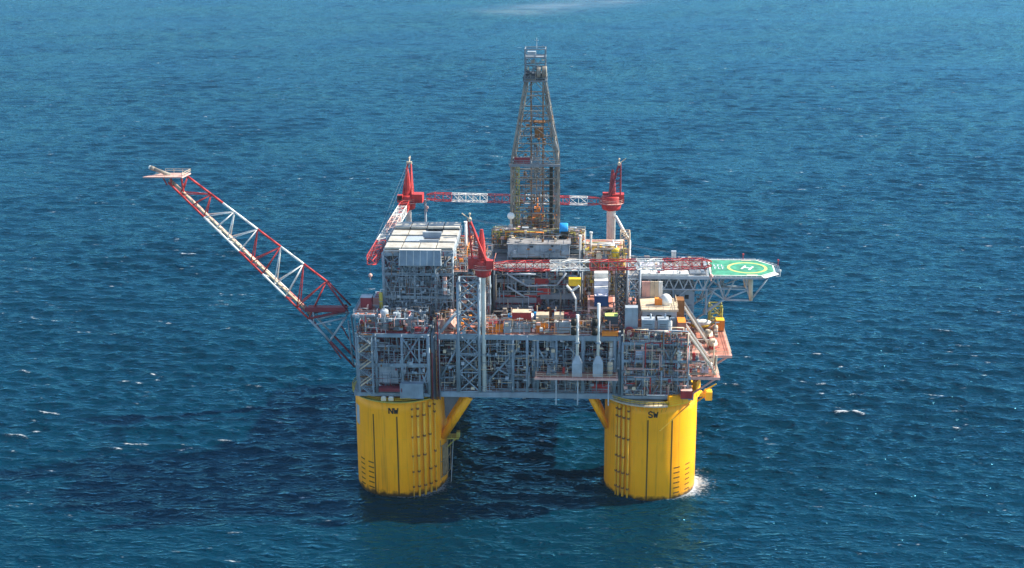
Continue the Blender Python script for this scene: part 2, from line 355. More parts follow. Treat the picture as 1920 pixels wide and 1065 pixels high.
m = MB(); m.rail([cyl_pt(c, d2r(-60+5*k), ZTOP+.45, R0+2.0) for k in range(16)], step=1.4, r=.08)
for k in range(16): m.tube(cyl_pt(c, d2r(-60+5*k), ZTOP, R0+1.6), cyl_pt(c, d2r(-60+5*k), ZTOP-2.2, R0), .09, 5)
m.build('balcony_handrail', M['gold'], root)
m = MB()
for a, b, z1 in ((18, 40, 34.2), (40, 62, 33.6), (62, 96, 36.2)):
    patch(m, c, d2r(a), d2r(b), ZTOP-.5, z1, R0-.5, 8, 1.3)
m.build('raised_bulwark', M['yellow'], root)
m = MB()
a = cyl_pt(c, d2r(93), 30.2, R0); m.box(a[0]-.5, a[0]+4.2, a[1]-1.2, a[1]+1.0, 29.2, 30.2); m.box(a[0]+2.4, a[0]+4.4, a[1]-1.6, a[1]+1.4, 28.2, 30.8); m.tube((a[0]+2, a[1]-.3, 30.8), (a[0]+5.6, a[1]-.3, 33), .22, 6); m.tube((a[0], a[1], 27.2), (a[0]+3, a[1], 29.4), .25, 6)
m.build('fairlead_arm', M['gold'], root)
m = MB(); m.tube(cyl_pt(c, d2r(8), 23.5, R0+.2), cyl_pt(c, d2r(45), 30.6, R0+1.2), .2, 8); m.tube(cyl_pt(c, d2r(45), 30.6, R0+1.2), cyl_pt(c, d2r(90), 30.9, R0+1.2), .2, 8); m.build('outrigger_pipe', OCHRE, root)
column('NE', (), 178, (), (), 'rear yellow column standing behind the left front one, under the flare side')
column('SE', (), 178, (), (), 'rear yellow column standing behind the right front one, under the living quarters')
for px, py in ((719, 740), (733, 740)):
    p = P(px, py, -12.6); m = MB(); m.cbox((p.x, p.y, ZTOP), 1.4, 1.1, 1.0); m.cbox((p.x, p.y, ZTOP+1.0), 1.1, .8, .25)
    o = m.build('deck_locker', M['white'], None, base=(p.x, p.y, ZTOP)); tag(o, 'white locker on the NW column rim, %s of the pair' % ('left one' if px < 725 else 'right one'), 'locker', 'white lockers on the column rim')

# ------------------------------------------------------------------ framing
def deck_level(root, x0, x1, y0, y1, z, dm, bm, bd=1.0, rail=True, railm=None, sides='FRLB'):
    m = MB(); m.box(x0+.3, x1-.3, y0+.3, y1-.3, z-.25, z); m.build('deck_plate', dm, root)
    S = {'F': ((x0, y0), (x1, y0)), 'R': ((x1, y0), (x1, y1)), 'B': ((x1, y1), (x0, y1)), 'L': ((x0, y1), (x0, y0))}
    for s in sides:
        (a, b), (c_, d) = S[s]; m = MB()
        e = .012*'FRLB'.index(s)
        m.box(min(a, c_)-.32+e, max(a, c_)+.32-e, min(b, d)-.32+e, max(b, d)+.32-e, z-bd-e, z-.02-e); m.build('edge_beam', bm, root)
    m = MB(); k = max(2, int((x1-x0)/3))
    for i in range(1, k): x = x0+(x1-x0)*i/k; m.box(x-.12, x+.12, y0+.35, y1-.35, z-.75, z-.26)
    m.build('joists', bm, root)
    if rail:
        for s in sides:
            (a, b), (c_, d) = S[s]; m = MB(); m.rail([(a, b, z), (c_, d, z)]); m.build('handrail', railm or bm, root)
def frame(root, x0, x1, y0, y1, zs, nx, ny, r, bm, dm=None, braces='XD', faces='FRL', bd=1.0, decks=None, rail=True, xs=None, br=None, railm=None):
    dm = dm or M['redox']; xs = xs or [x0+(x1-x0)*i/nx for i in range(nx+1)]; ys = [y0+(y1-y0)*i/ny for i in range(ny+1)]
    nx = len(xs)-1; br = br or r*.6
    for k, z in enumerate(zs):
        if decks is None or k in decks: deck_level(root, x0, x1, y0, y1, z, dm, bm, bd, rail and k < len(zs)-1, railm)
        else:
            for a, b in (((x0, y0), (x1, y0)), ((x1, y0), (x1, y1)), ((x0, y0), (x0, y1))):
                m = MB(); m.tube((*a, z-.4), (*b, z-.4), r*.8, 8); m.build('edge_beam', bm, root)
    done = set()
    for f in faces:
        L = [(x, y0) for x in xs] if f == 'F' else [(x1, y) for y in ys] if f == 'R' else [(x0, y) for y in ys] if f == 'L' else [(x, y1) for x in xs]
        for x, y in L:
            if (x, y) in done: continue
            done.add((x, y)); m = MB(); m.tube((x, y, zs[0]-.3), (x, y, zs[-1]-.1), r*rng.choice((.75, 1, 1.2)), 10); m.build('column', bm, root, True)
        for k in range(len(zs)-1):
            za, zb = zs[k], zs[k+1]-bd
            for i in range(len(L)-1):
                a, b = L[i], L[i+1]; ch = rng.choice(braces)
                def bb(p, q): m = MB(); m.tube(p, q, br, 8); m.build('brace', bm, root, True)
                if ch == 'X': bb((*a, za), (*b, zb)); bb((*b, za), (*a, zb))
                elif ch == 'D': bb((*a, za), (*b, zb)) if i % 2 else bb((*b, za), (*a, zb))
                elif ch == 'V': mid = ((a[0]+b[0])/2, (a[1]+b[1])/2, za); bb((*a, zb), mid); bb((*b, zb), mid)
                elif ch == 'A': mid = ((a[0]+b[0])/2, (a[1]+b[1])/2, zb); bb((*a, za), mid); bb((*b, za), mid)
PIPEM = ['steel', 'silver', 'white', 'cream', 'mid', 'pink', 'red', 'gold', 'tan']
PCOUNT = {}
def pipework(root, x0, x1, y0, y1, z0, z1, n, mats=PIPEM, rmax=.32):
    room = max(0, 90-PCOUNT.get(root.name, 0)); PCOUNT[root.name] = PCOUNT.get(root.name, 0)+n; k0 = min(n, room)
    if n > k0: fine(root, x0, x1, y0, y1, z0, z1, n-k0, mats, rmax*.8)
    n = k0
    for i in range(n):
        p = V((rng.uniform(x0, x1), rng.uniform(y0, y1), rng.uniform(z0, z1))); pts = [p.copy()]
        for ax in rng.choice(('xzx', 'zxz', 'xyz', 'zyx', 'zx', 'xz')):
            lo, hi = {'x': (x0, x1), 'y': (y0, y1), 'z': (z0, z1)}[ax]; k = 'xyz'.index(ax)
            p = p.copy(); p[k] = min(hi, max(lo, p[k]+rng.choice((-1, 1))*rng.uniform(.15, .6)*(hi-lo))); pts.append(p)
        m = MB(); m.path(pts, rng.uniform(.09, rmax), 8); m.build('pipe', M[rng.choice(mats)], root, True)

FINE = {}
def fine(root, x0, x1, y0, y1, z0, z1, n, mats, rmax=.12):
    """countless small-bore lines, trays and fittings: gathered into one part per thing"""
    m, names, rt = FINE.setdefault(root.name, (MB(), [], root))
    for i in range(n):
        mt = rng.choice(mats)
        if mt not in names: names.append(mt)
        m.mk.append((len(m.f), names.index(mt)))
        p = V((rng.uniform(x0, x1), rng.uniform(y0, y1), rng.uniform(z0, z1))); r = rng.uniform(.05, rmax)
        if rng.random() < .28:
            a, b, c_ = [rng.uniform(.25, 1.1) for _ in range(3)]; m.cbox(p, a, b, min(c_, max(.3, z1-p.z)))
            continue
        for ax in rng.choice(('xz', 'zx', 'z', 'x', 'zxz', 'yz')):
            lo, hi = {'x': (x0, x1), 'y': (y0, y1), 'z': (z0, z1)}[ax]; k = 'xyz'.index(ax); q = p.copy()
            q[k] = min(hi, max(lo, p[k]+rng.choice((-1, 1))*rng.uniform(1.0, 6 if ax != 'z' else 4))); m.tube(p, q, r, 6); p = q
def flush_fine():
    for m, names, root in FINE.values():
        o = m.build('small_pipework', [M[k] for k in names], root); o['kind'] = 'stuff'
# ------------------------------------------------------------------ equipment kinds (each returns a thing)
def vessel_h(p, L, r, mat, label, axis='x', group=None):
    t = thing('pressure_vessel', label, 'vessel', p, group); c = (p[0], p[1], p[2]+r+.7)
    m = MB(); e = r*.45
    m.lathe(c, [(1e-4, -L/2), (r*.55, -L/2+e*.25), (r*.88, -L/2+e*.65), (r, -L/2+e), (r, L/2-e), (r*.88, L/2-e*.65), (r*.55, L/2-e*.25), (1e-4, L/2)], 20, axis); m.build('shell', M[mat], t, True)
    for s in (-.3, .3):
        m = MB(); q = (c[0]+(s*L if axis == 'x' else 0), c[1]+(s*L if axis == 'y' else 0), p[2]); m.cbox(q, .4 if axis == 'x' else r*1.5, r*1.5 if axis == 'x' else .4, r*.9+.3); m.build('saddle', M['mid'], t)
    for s in (-.15, .2):
        m = MB(); q = V(c)+V((s*L if axis == 'x' else 0, s*L if axis == 'y' else 0, r*.9)); m.tube(q, q+V((0, 0, .7)), .2, 8); m.tube(q+V((0, 0, .6)), q+V((0, 0, .72)), .36, 8); m.build('nozzle', M['steel'], t)
    return t
def vessel_v(p, H, r, mat, label, group=None):
    t = thing('vertical_tank', label, 'tank', p, group)
    m = MB(); m.lathe(p, [(r, .4), (r, H-r*.5), (r*.9, H-r*.25), (r*.6, H-r*.07), (1e-4, H)], 20); m.build('shell', M[mat], t, True)
    m = MB(); m.lathe(p, [(r*1.08, 0), (r*1.08, .42)], 20); m.build('skirt', M['mid'], t)
    for z in (H*.35, H*.7): m = MB(); m.lathe((p[0], p[1], p[2]+z), [(r+.02, 0), (r+.09, .03), (r+.09, .17), (r+.02, .2)], 20); m.build('stiffener_ring', M['steel'], t)
    m = MB(); m.tube((p[0], p[1], p[2]+H-.2), (p[0], p[1], p[2]+H+.9), .18, 8); m.tube((p[0], p[1], p[2]+H+.8), (p[0]+1.2, p[1], p[2]+H+.8), .18, 8); m.build('vent_pipe', M['silver'], t)
    return t
def container(p, sx, sy, sz, mat, label, roofm=None, doorm=None, group=None, name='shipping_container'):
    t = thing(name, label, 'container', p, group); m = MB()
    m.box(p[0]-sx/2, p[0]+sx/2, p[1]-sy/2, p[1]+sy/2, p[2]+.12, p[2]+sz-.05)
    k = max(3, int(sx/.5))
    for i in range(k): x = p[0]-sx/2+sx*(i+.5)/k; m.box(x-.11, x+.11, p[1]-sy/2-.06, p[1]-sy/2+.01, p[2]+.25, p[2]+sz-.25)
    m.build('body', M[mat], t)
    m = MB(); m.box(p[0]-sx/2-.05, p[0]+sx/2+.05, p[1]-sy/2-.07, p[1]+sy/2+.05, p[2]+sz-.06, p[2]+sz+.06); m.build('roof', M[roofm or mat], t)
    for a in (-1, 1):
        for b in (-1, 1): m = MB(); m.cbox((p[0]+a*sx/2, p[1]+b*sy/2-.02, p[2]), .2, .2, sz+.1); m.build('corner_post', M[mat], t)
    m = MB(); m.box(p[0]+sx/2-.02, p[0]+sx/2+.08, p[1]-sy*.4, p[1]-.03, p[2]+.25, p[2]+sz-.3); d = m.build('door', M[doorm or mat], t)
    m = MB(); m.box(p[0]-sx/2-.04, p[0]+sx/2+.04, p[1]-sy/2-.04, p[1]+sy/2+.04, p[2], p[2]+.14); m.build('base_frame', M['dark'], t)
    return t
def genset(p, sx, sy, sz, mat, label, stack=True, group=None):
    t = thing('generator_enclosure', label, 'generator', p, group)
    m = MB(); m.cbox((p[0], p[1], p[2]+.35), sx, sy, sz-.35); m.build('enclosure', M[mat], t)
    m = MB(); m.cbox(p, sx+.4, sy+.3, .36); m.build('skid', M['white'], t)
    m = MB(); m.cbox((p[0], p[1], p[2]+sz+.01), sx+.2, sy+.2, .28); m.build('roof', M['silver'], t)
    m = MB()
    for k in range(6): z = p[2]+.9+k*(sz-1.5)/6; m.box(p[0]-sx*.32, p[0]+sx*.32, p[1]-sy/2-.09, p[1]-sy/2-.01, z, z+.16)
    m.build('louvres', M['dark'], t)
    if stack: m = MB(); m.tube((p[0]+sx*.2, p[1], p[2]+sz), (p[0]+sx*.2, p[1], p[2]+sz+1.6), .28, 10); m.build('exhaust', M['silver'], t, True)
    return t
def skid(p, sx, sy, h, mat, label, group=None):
    t = thing('pump_skid', label, 'machinery', p, group)
    m = MB(); m.cbox(p, sx, sy, .3); m.build('base_frame', M['mid'], t)
    m = MB(); m.cbox((p[0]-sx*.22, p[1], p[2]+.3), sx*.4, sy*.7, h*.8); m.cbox((p[0]-sx*.22, p[1], p[2]+.3+h*.8), sx*.3, sy*.5, h*.2); m.build('machine_block', M[mat], t)
    m = MB(); m.lathe((p[0]+sx*.22, p[1], p[2]+.4+h*.3), [(h*.28, -sx*.2), (h*.3, -sx*.17), (h*.3, sx*.17), (h*.28, sx*.2)], 14, 'x'); m.build('motor', M[rng.choice(('steel', 'silver', 'blue', 'mid'))], t, True)
    m = MB(); m.path([(p[0]-sx*.1, p[1]-sy*.3, p[2]+h*.5), (p[0]+sx*.3, p[1]-sy*.3, p[2]+h*.5), (p[0]+sx*.3, p[1]-sy*.3, p[2]+h*1.2)], .14, 8); m.build('pipe', M['cream'], t)
    return t
def cabinet(p, sx, sy, sz, mat, label, group=None):
    t = thing('equipment_cabinet', label, 'cabinet', p, group)
    m = MB(); m.cbox((p[0], p[1], p[2]+.15), sx, sy, sz-.15); m.build('body', M[mat], t)
    m = MB(); m.cbox(p, sx*.9, sy*.9, .16); m.build('plinth', M['dark'], t)
    for s in (-.24, .24): m = MB(); m.box(p[0]+s*sx-.21*sx, p[0]+s*sx+.21*sx, p[1]-sy/2-.05, p[1]-sy/2+.01, p[2]+.3, p[2]+sz-.2); m.build('door', M[mat], t)
    m = MB(); m.cbox((p[0], p[1], p[2]+sz), sx+.15, sy+.15, .12); m.build('top', M['silver'], t)
    return t
def stair_tower(x0, x1, y0, y1, z0, z1, label, mat='steel', nf=7):
    t = thing('stair_tower', label, 'stairs', ((x0+x1)/2, (y0+y1)/2, z0))
    for x in (x0, x1):
        for y in (y0, y1): m = MB(); m.tube((x, y, z0), (x, y, z1), .16, 6); m.build('post', M[mat], t)
    h = (z1-z0)/nf
    for k in range(nf):
        a, b = (x0+.3, x1-.3) if k % 2 else (x1-.3, x0+.3); m = MB()
        for y in (y0+.25, y0+1.2): m.bar((a, y, z0+k*h), (b, y, z0+(k+1)*h), .22); m.tube((a, y, z0+k*h+1), (b, y, z0+(k+1)*h+1), .06, 4)
        for s in range(8): f = (s+.5)/8; m.box(a+(b-a)*f-.14, a+(b-a)*f+.14, y0+.25, y0+1.2, z0+(k+f)*h-.03, z0+(k+f)*h+.03)
        m.build('flight', M['cream'] if k % 2 else M[mat], t)
        m = MB(); xx = x0 if k % 2 == 0 else x1; m.box(min(xx, xx), max(xx, xx)+.01, y0, y1, z0, z0+.01) if False else m.box(x0, x1, y0+1.3, y1, z0+(k+1)*h-.15, z0+(k+1)*h); m.build('landing', M['brown'], t)
    return t
def cage(name, label, cat, x0, x1, y0, y1, zs, r, br, mat, pat='X'):
    t = thing(name, label, cat, ((x0+x1)/2, (y0+y1)/2, zs[0])); Q = [(x0, y0), (x1, y0), (x1, y1), (x0, y1)]
    for x, y in Q: m = MB(); m.tube((x, y, zs[0]), (x, y, zs[-1]), r, 10); m.build('leg', mat, t, True)
    for k, z in enumerate(zs):
        m = MB()
        for i in range(4): m.tube((*Q[i], z), (*Q[(i+1) % 4], z), br, 8)
        m.build('ring_beam', mat, t)
        if k+1 < len(zs):
            for i in range(4):
                m = MB(); a, b = Q[i], Q[(i+1) % 4]
                if pat in 'XA' or (k+i) % 2: m.tube((*a, z), (*b, zs[k+1]), br, 8)
                if pat == 'X' or not (k+i) % 2: m.tube((*b, z), (*a, zs[k+1]), br, 8)
                m.build('brace', mat, t)
    return t
def boom(root, p0, p1, secs, wd, ht, t0=1.0, t1=1.0, rc=.145, rl=.08, bay=2.6):
    p0, p1 = V(p0), V(p1); d = (p1-p0); L = d.length; d.normalize(); s = d.cross(V((0, 0, 1))).normalized(); u = s.cross(d)
    def cor(f):
        tp = t0 if f < .08 else t1 if f > .96 else 1; tp = tp if tp == 1 else 1+(tp-1)*(1-f/.08 if f < .08 else (f-.96)/.04)
        return [p0+d*(L*f)+s*(a*wd/2*tp)+u*(b*ht/2*tp) for a, b in ((-1, -1), (1, -1), (1, 1), (-1, 1))]
    for a, b, mt in secs:
        m = MB(); n = max(2, round((b-a)*L/bay))
        for k in range(n):
            A, B = cor(a+(b-a)*k/n), cor(a+(b-a)*(k+1)/n)
            for i in range(4):
                m.tube(A[i], B[i], rc, 6); j = (i+1) % 4; m.tube(A[i], A[j], rl, 5)
                m.tube(A[i], B[j], rl, 5) if (k+i) % 2 else m.tube(A[j], B[i], rl, 5)
        m.build('boom_section', M[mt], root)
def crane(label, base, ztub, prad, head, tip, secs, lean=4.5, gh=15.5, roff=2.6, wide=2.3, pedm='white', tubr=2.6, gm='red', house=(-2.2, 0)):
    b = V(base); t = thing('pedestal_crane', label, 'crane', b, 'red and white pedestal cranes')
    h = V((math.cos(head), math.sin(head), 0)); s = V((-h.y, h.x, 0)); T = V((b.x, b.y, ztub))
    m = MB(); m.lathe(b, [(prad, 0), (prad, ztub-b.z-1.2), (prad*1.35, ztub-b.z-.9), (prad*1.35, ztub-b.z-.2)], 20); m.build('pedestal', M[pedm], t, True)
    m = MB(); m.lathe(T, [(tubr*.6, -1.3), (tubr*.92, -.9), (tubr, .1), (tubr, 3.4), (tubr*.93, 3.7), (1e-4, 3.75)], 24); m.build('slew_tub', M['red'], t, True)
    m = MB(); m.lathe(T, [(tubr+.1, 1.3), (tubr+1.0, 1.32), (tubr+1.0, 1.48), (tubr+.1, 1.5)], 24)
    m.rail([T+V(((tubr+.9)*math.cos(a), (tubr+.9)*math.sin(a), 1.48)) for a in [k*math.pi/8 for k in range(16)]], True, step=1.2); m.build('tub_walkway', M['pink'], t)
    q = T+h*house[0]+s*house[1]; m = MB(); k = [q+h*a*2+s*c*1.7 for a, c in ((-1, -1), (1, -1), (1, 1), (-1, 1))]; m.prism([(v.x, v.y) for v in k], T.z+1.5, T.z+4.4); m.build('machinery_house', M['red'], t)
    q = T+h*1.9-s*2.3; m = MB(); k = [q+h*a+s*c for a, c in ((-1, -.9), (1, -.9), (1, .9), (-1, .9))]; m.prism([(v.x, v.y) for v in k], T.z+1.7, T.z+4.2); cb = m.build('operator_cab', M['red'], t)
    m = MB(); k = [q+h*(1.02+a)+s*c for a, c in ((-.05, -.75), (.05, -.75), (.05, .75), (-.05, .75))]; m.prism([(v.x, v.y) for v in k], T.z+2.5, T.z+3.9); m.build('window', M['black'], cb)
    top = T-h*lean+V((0, 0, gh))
    for sg in (-1, 1):
        m = MB(); f = T+h*.8+s*sg*1.5+V((0, 0, 3.6)); m.tube(f, top+s*sg*.55, .42, 8, .26)
        g = T-h*3+s*sg*1.5+V((0, 0, 3.6)); m.tube(g, top+s*sg*.5-h*.5, .24, 8)
        for k in range(7): m.tube(f.lerp(top+s*sg*.55, k/7), g.lerp(top+s*sg*.5-h*.5, (k+.5)/7), .11, 5)
        m.build('gantry_leg', M[gm], t)
    m = MB()
    for k in range(6): z = k/6; a_ = (T+h*.8+V((0, 0, 3.6))).lerp(top, z); wv = 1.5*(1-z)+.55*z; m.tube(a_-s*wv, a_+s*wv, .16, 6)
    m.build('gantry_rung', M['red'], t)
    m = MB(); m.lathe(T-h*.3+V((0, 0, 3.6)), [(1.25, 0), (.9, 5.5), (.45, 9)], 8); m.build('gantry_mast', M[gm], t)
    m = MB(); m.tube(top-s*.9, top+s*.9, .5, 10); m.tube(top, top+V((0, 0, 1.5)), .12, 6); m.ball(top+V((0, 0, 1.6)), .35, 8, 6); m.tube(top, top-h*2.2+V((0, 0, 1.8)), .16, 6); m.build('gantry_head', M['cream'], t)
    m = MB(); p0 = T+h*2.0+V((0, 0, 1.7)); tip = V(tip)
    boom(t, p0, tip, secs, wide, 2.5, .55, .5)
    for sg in (-.5, .5): m.tube(top+s*sg, tip+s*sg+V((0, 0, 1.3)), .028, 5)
    m.build('pendant_line', M['mid'], t)
    m = MB(); m.tube(tip, tip-V((0, 0, 3.4)), .06, 5); m.build('hoist_rope', M['dark'], t)
    m = MB(); m.ball(tip-V((0, 0, 3.8)), .6, 10, 8); m.tube(tip-V((0, 0, 4.3)), tip-V((0, 0, 5.2)), .16, 6); m.build('hook_block', M['pink'], t)
    return t

# ------------------------------------------------------------------ lower deck
t = thing('lower_deck', 'long grey lower deck with maroon floor carried on the yellow columns', 'deck', (0, 35, 33.4))
deck_level(t, -49.5, 48.8, -10, 86, 33.4, M['redox'], M['steel'], 1.5, True, M['steel'])
for x in (-30, -15, 0, 15, 30):
    m = MB(); m.box(x-.5, x+.5, -9.5, 85.5, 31.2, 32.6); m.build('girder', M['mid'], t)

# ------------------------------------------------------------------ flare-side module (lower half) and heat-recovery tower above it
LM = thing('process_module', 'shaded grey steel module frame over the NW column with a stair tower', 'module', (-38, 8, 33.5))
frame(LM, -48.4, -27.6, -11.5, 30, [33.5, 42.6, 51.6], 4, 4, .42, M['steel'], M['maroon'], 'DX-', 'FRL', 1.1, (0, 1, 2), xs=[-48.4, -42.8, -35.2, -30.2, -27.6])
m = MB(); m.box(-47.8, -28, 14, 14.3, 33.6, 50.4); m.build('firewall', M['mid'], LM)
pipework(LM, -47.5, -28, -11, 3, 34, 51, 34, ['steel', 'silver', 'mid', 'steel', 'tan', 'maroon'])
pipework(LM, -47.5, -28, -11.5, 0, 51.8, 58, 22, ['steel', 'silver', 'mid', 'pink', 'steel'])
UM = thing('heat_recovery_tower', 'tall lattice module under white roof panels on the flare side', 'module', (-31, 15, 51.8))
frame(UM, -41.5, -21.2, 0, 30, [51.8, 59.6, 66.6, 72.6], 4, 4, .4, M['steel'], M['deck'], 'VDAX', 'FRL', .9, (0, 1, 2, 3), xs=[-41.5, -36.9, -32.4, -26.3, -21.2], br=.22)
m = MB(); m.box(-40.8, -21.8, 10, 10.3, 52, 66); m.build('firewall', M['mid'], UM)
m = MB(); m.box(-41, -30, 1.2, 1.5, 52.2, 58.2); m.build('cladding', M['mid'], UM)
pipework(UM, -41, -21.6, .5, 8, 52, 72, 44, ['steel', 'silver', 'mid', 'steel', 'tan', 'maroon', 'cream'])
pipework(UM, -21.2, -17.2, 1, 30, 58, 72, 46, ['cream', 'tan', 'pink', 'silver', 'white', 'orange', 'red'], .3)
m = MB()
for z in (58, 62.5, 67): m.box(-21.1, -16.8, .4, 29.6, z-.15, z); m.rail([(-16.9, .4, z), (-16.9, 29.6, z)], r=.07)
m.build('side_gangway', M['pink'], UM)
m = MB(); m.add([(-36.8, -2.6, 69.4), (-24.2, -2.6, 69.4), (-24.2, -.4, 69.4), (-36.8, -.4, 69.4), (-36.4, -1.2, 73.6), (-24.6, -1.2, 73.6), (-24.6, -.4, 73.6), (-36.4, -.4, 73.6)], [(3, 2, 1, 0), (4, 5, 6, 7), (0, 1, 5, 4), (1, 2, 6, 5), (2, 3, 7, 6), (3, 0, 4, 7)]); m.build('front_duct', M['steel'], UM)
m = MB(); m.box(-36.6, -24.4, -1.3, -.3, 73.62, 73.8)
for k in range(7): x = -36.4+k*2; m.tube((x, -2.64, 69.5), (x, -1.24, 73.5), .09, 4)
m.build('duct_trim', M['white'], UM)
SH = ['steel', 'steel', 'mid', 'silver', 'dark', 'maroon', 'tan', 'brown']
fine(LM, -48, -27.8, -12, -8, 33.8, 51, 230, SH); fine(LM, -48, -27.8, -12.4, -1, 51.7, 57.5, 260, SH+['silver', 'pink'])
fine(UM, -41.4, -21.4, -.5, 3, 52, 73, 520, SH); fine(UM, -21, -16.8, 0, 29, 52, 72, 420, ['cream', 'pink', 'tan', 'silver', 'white', 'orange', 'brown'])
fine(UM, -41.4, -21.4, -1.5, .2, 51.8, 70, 330, ['steel', 'silver', 'steel', 'mid', 'silver'], .1); fine(LM, -48.2, -27.8, -12.2, -11, 34, 51, 170, ['steel', 'silver', 'steel', 'mid'], .1)
# white air-cooler bank
t = thing('air_cooler_bank', 'bank of white roof panels in a grid with one dark opening', 'cooler', (-31, 15, 73))
for r in range(4):
    for c_ in range(4):
        if r == 1 and c_ in (1, 2) and c_ == 1: pass
        x0 = -41.2+c_*5.05; y0 = .5+r*7.5
        if r in (1, 2) and c_ == 2: continue
        m = MB(); zz = 74.0+(.5 if r == 3 else 0); m.box(x0+.14, x0+4.88, y0+.15, y0+(5.9 if r < 3 else 6.9), zz-.55, zz); m.build('panel', M['roof'] if (r*3+c_) % 4 else M['silver' if r == 1 else 'roof'], t)
        m = MB()
        for q in range(3): m.box(x0+.3+q*1.6, x0+1.3+q*1.6, y0+5.95, y0+7.35, zz-1.0, zz-.5)
        m.build('fan_vent', M['dark'], t)
m = MB()
for x in (-41.3, -31.2, -21.1): m.box(x-.14, x+.14, .3, 30.2, 72.7, 73.4)
for y in (.2, 7.8, 15.2, 22.7, 30.2): m.box(-41.1, -21.3, y-.13, y+.13, 72.65, 73.3)
m.build('support_frame', M['silver'], t)
m = MB(); m.box(-31.2, -26.3, 8.2, 15, 72.9, 73.1); m.build('opening_floor', M['dark'], t)
for a, b, z in ((15.3, 16.1, 74.9), (7.2, 7.8, 74.6)): m = MB(); m.box(-31.6, -25.9, a, b, 73.2, z); m.build('cross_beam', M['silver'], t)
p = P(873, 410, 14); m = MB(); m.tube((p.x, p.y, 66), (p.x, p.y, 78.4), .42, 10); m.tube((p.x, p.y, 78.3), (p.x, p.y, 78.6), .6, 10)
m.tube((p.x-1, p.y, 66), (p.x+1, p.y, 66.3), .3, 6); tag(m.build('vent_post', M['white'], None, True, base=(p.x, p.y, 66)), 'slim white post standing behind the white roof panels', 'post')

stair_tower(-47.6, -43.6, -13.9, -11.9, 33.5, 51.5, 'narrow brown zigzag stair tower on the outer corner under the flare boom', 'steel', 7)
t = container((-39.4, -9, 36.2), 5.4, 4, 6.0, 'silver', 'large pale blue-grey cabin inside the shaded module above the NW column', name='process_cabin')
container((-38.6, -12.6, 34.4), 6.6, 2.2, 1.1, 'maroon', 'maroon platform box hung below the shaded cabin', roofm='maroon', name='deck_skip')
container((-32.4, -12.4, 32.4), 6.6, 2.6, 4.6, 'steel', 'pale grey switchgear house beside the maroon platform, above the NW column', name='switchgear_house', doorm='black')
vessel_h((-45.6, -7, 52), 5, 1.1, 'silver', 'silver vessel nearest the flare boom root on the module top')
for i, x in enumerate((-40.5, -36.8, -33.1)): vessel_v((x, -8, 51.7), 6.2-i*.6, 1.25, ('silver', 'steel', 'silver')[i], ('tall silver tank in front of the lattice tower, closest to the flare boom', 'mid grey tank between the two silver tanks below the lattice tower', 'shorter silver tank in front of the lattice tower, beside the dark gap')[i], 'tanks before the lattice tower')
vessel_v((-42.2, -2.5, 51.7), 9.6, .55, 'olive', 'slim olive-yellow column in the shade of the lattice tower')
cabinet((-46.3, -3, 56.5), 3.2, 3, 3.6, 'maroon', 'maroon cabinet on the raised landing by the flare boom root')
t = thing('raised_landing', 'small railed landing at the flare boom root', 'landing', (-46, -2, 51.7)); deck_level(t, -49.4, -42.6, -9, 8, 56.4, M['redox'], M['steel'], .7, True, M['steel'])
for x in (-49, -43): 
    for y in (-8.6, 7.6): m = MB(); m.tube((x, y, 51.7), (x, y, 55.7), .22, 8); m.build('post', M['steel'], t)
container((-32.5, 2.6, 60), 9, 3.2, 4.8, 'mid', 'dark grey heater box on the middle level of the lattice tower', name='heater_box')
vessel_h((-31, 4.2, 67), 11, 1.3, 'steel', 'long grey drum just under the white roof panels')
skid((-26.6, 2.2, 67.1), 3.4, 2, 2.8, 'red', 'red pump set on the upper level of the lattice tower')
skid((-38.4, 2.2, 67.1), 3.4, 2, 2.4, 'cream', 'cream pump set on the upper level of the lattice tower')
t = thing('warning_mast', 'short red and white banded post on the lattice tower front', 'post', (-23.4, -.9, 60.4))
for k in range(5): m = MB(); m.tube((-23.4, -.9, 60.4+k*1.05), (-23.4, -.9, 61.4+k*1.05), .55, 10); m.build('band', M['white' if k % 2 else 'pink'], t)

# ------------------------------------------------------------------ middle of the platform
MM = thing('open_process_deck', 'open two-storey steel deck between the yellow columns', 'module', (0, 30, 33.5))
frame(MM, -26.6, 27.6, -9.6, 80, [33.6, 51.0], 8, 5, .45, M['steel'], M['redox'], '--D-', 'FL', 1.5, (1,), xs=[-26.6, -19.2, -3.2, 0.9, 4.0, 9.4, 17.0, 26.2, 27.6])
for a, b in (((913, 717), (974, 650)), ((1008, 652), (1031, 690)), ((861, 645), (828, 705)), ((1068, 652), (1102, 690)), ((930, 690), (957, 704))):
    m = MB(); m.tube(P(*a, -9.3), P(*b, -9.3), .32, 8); m.build('brace', M['steel'], MM, True)
for px, r in ((957, .95), (1003, 1.05), (1038, 1.0), (1075, .5), (1146, .85)):
    p = P(px, 690, -8); m = MB(); m.tube((p.x, p.y, 33.5), (p.x, p.y, 49.5), r, 14); m.tube((p.x, p.y, 40.5), (p.x, p.y, 41.4), r+.22, 14); m.tube((p.x, p.y, 43.5), (p.x, p.y, 44.0), r+.22, 14); m.build('riser_leg', M['steel'] if px < 1100 else M['white'], MM, True)
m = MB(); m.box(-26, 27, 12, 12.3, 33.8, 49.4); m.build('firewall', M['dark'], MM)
m = MB(); m.box(-26, -12.6, -7, 9, 41.6, 41.9); m.box(-10.4, 2.2, -8, 9, 39.8, 40.1); m.box(3, 27, -6, 9, 42, 42.3); m.build('mezzanine', M['maroon'], MM)
pipework(MM, -26, 27, -9, 6, 34, 49.5, 90, ['steel', 'silver', 'mid', 'steel', 'maroon', 'mid', 'tan', 'white'])
pipework(MM, -11, 27, -9.5, 2, 51.2, 55.5, 36, ['cream', 'silver', 'red', 'steel', 'white', 'pink', 'tan'], .25)
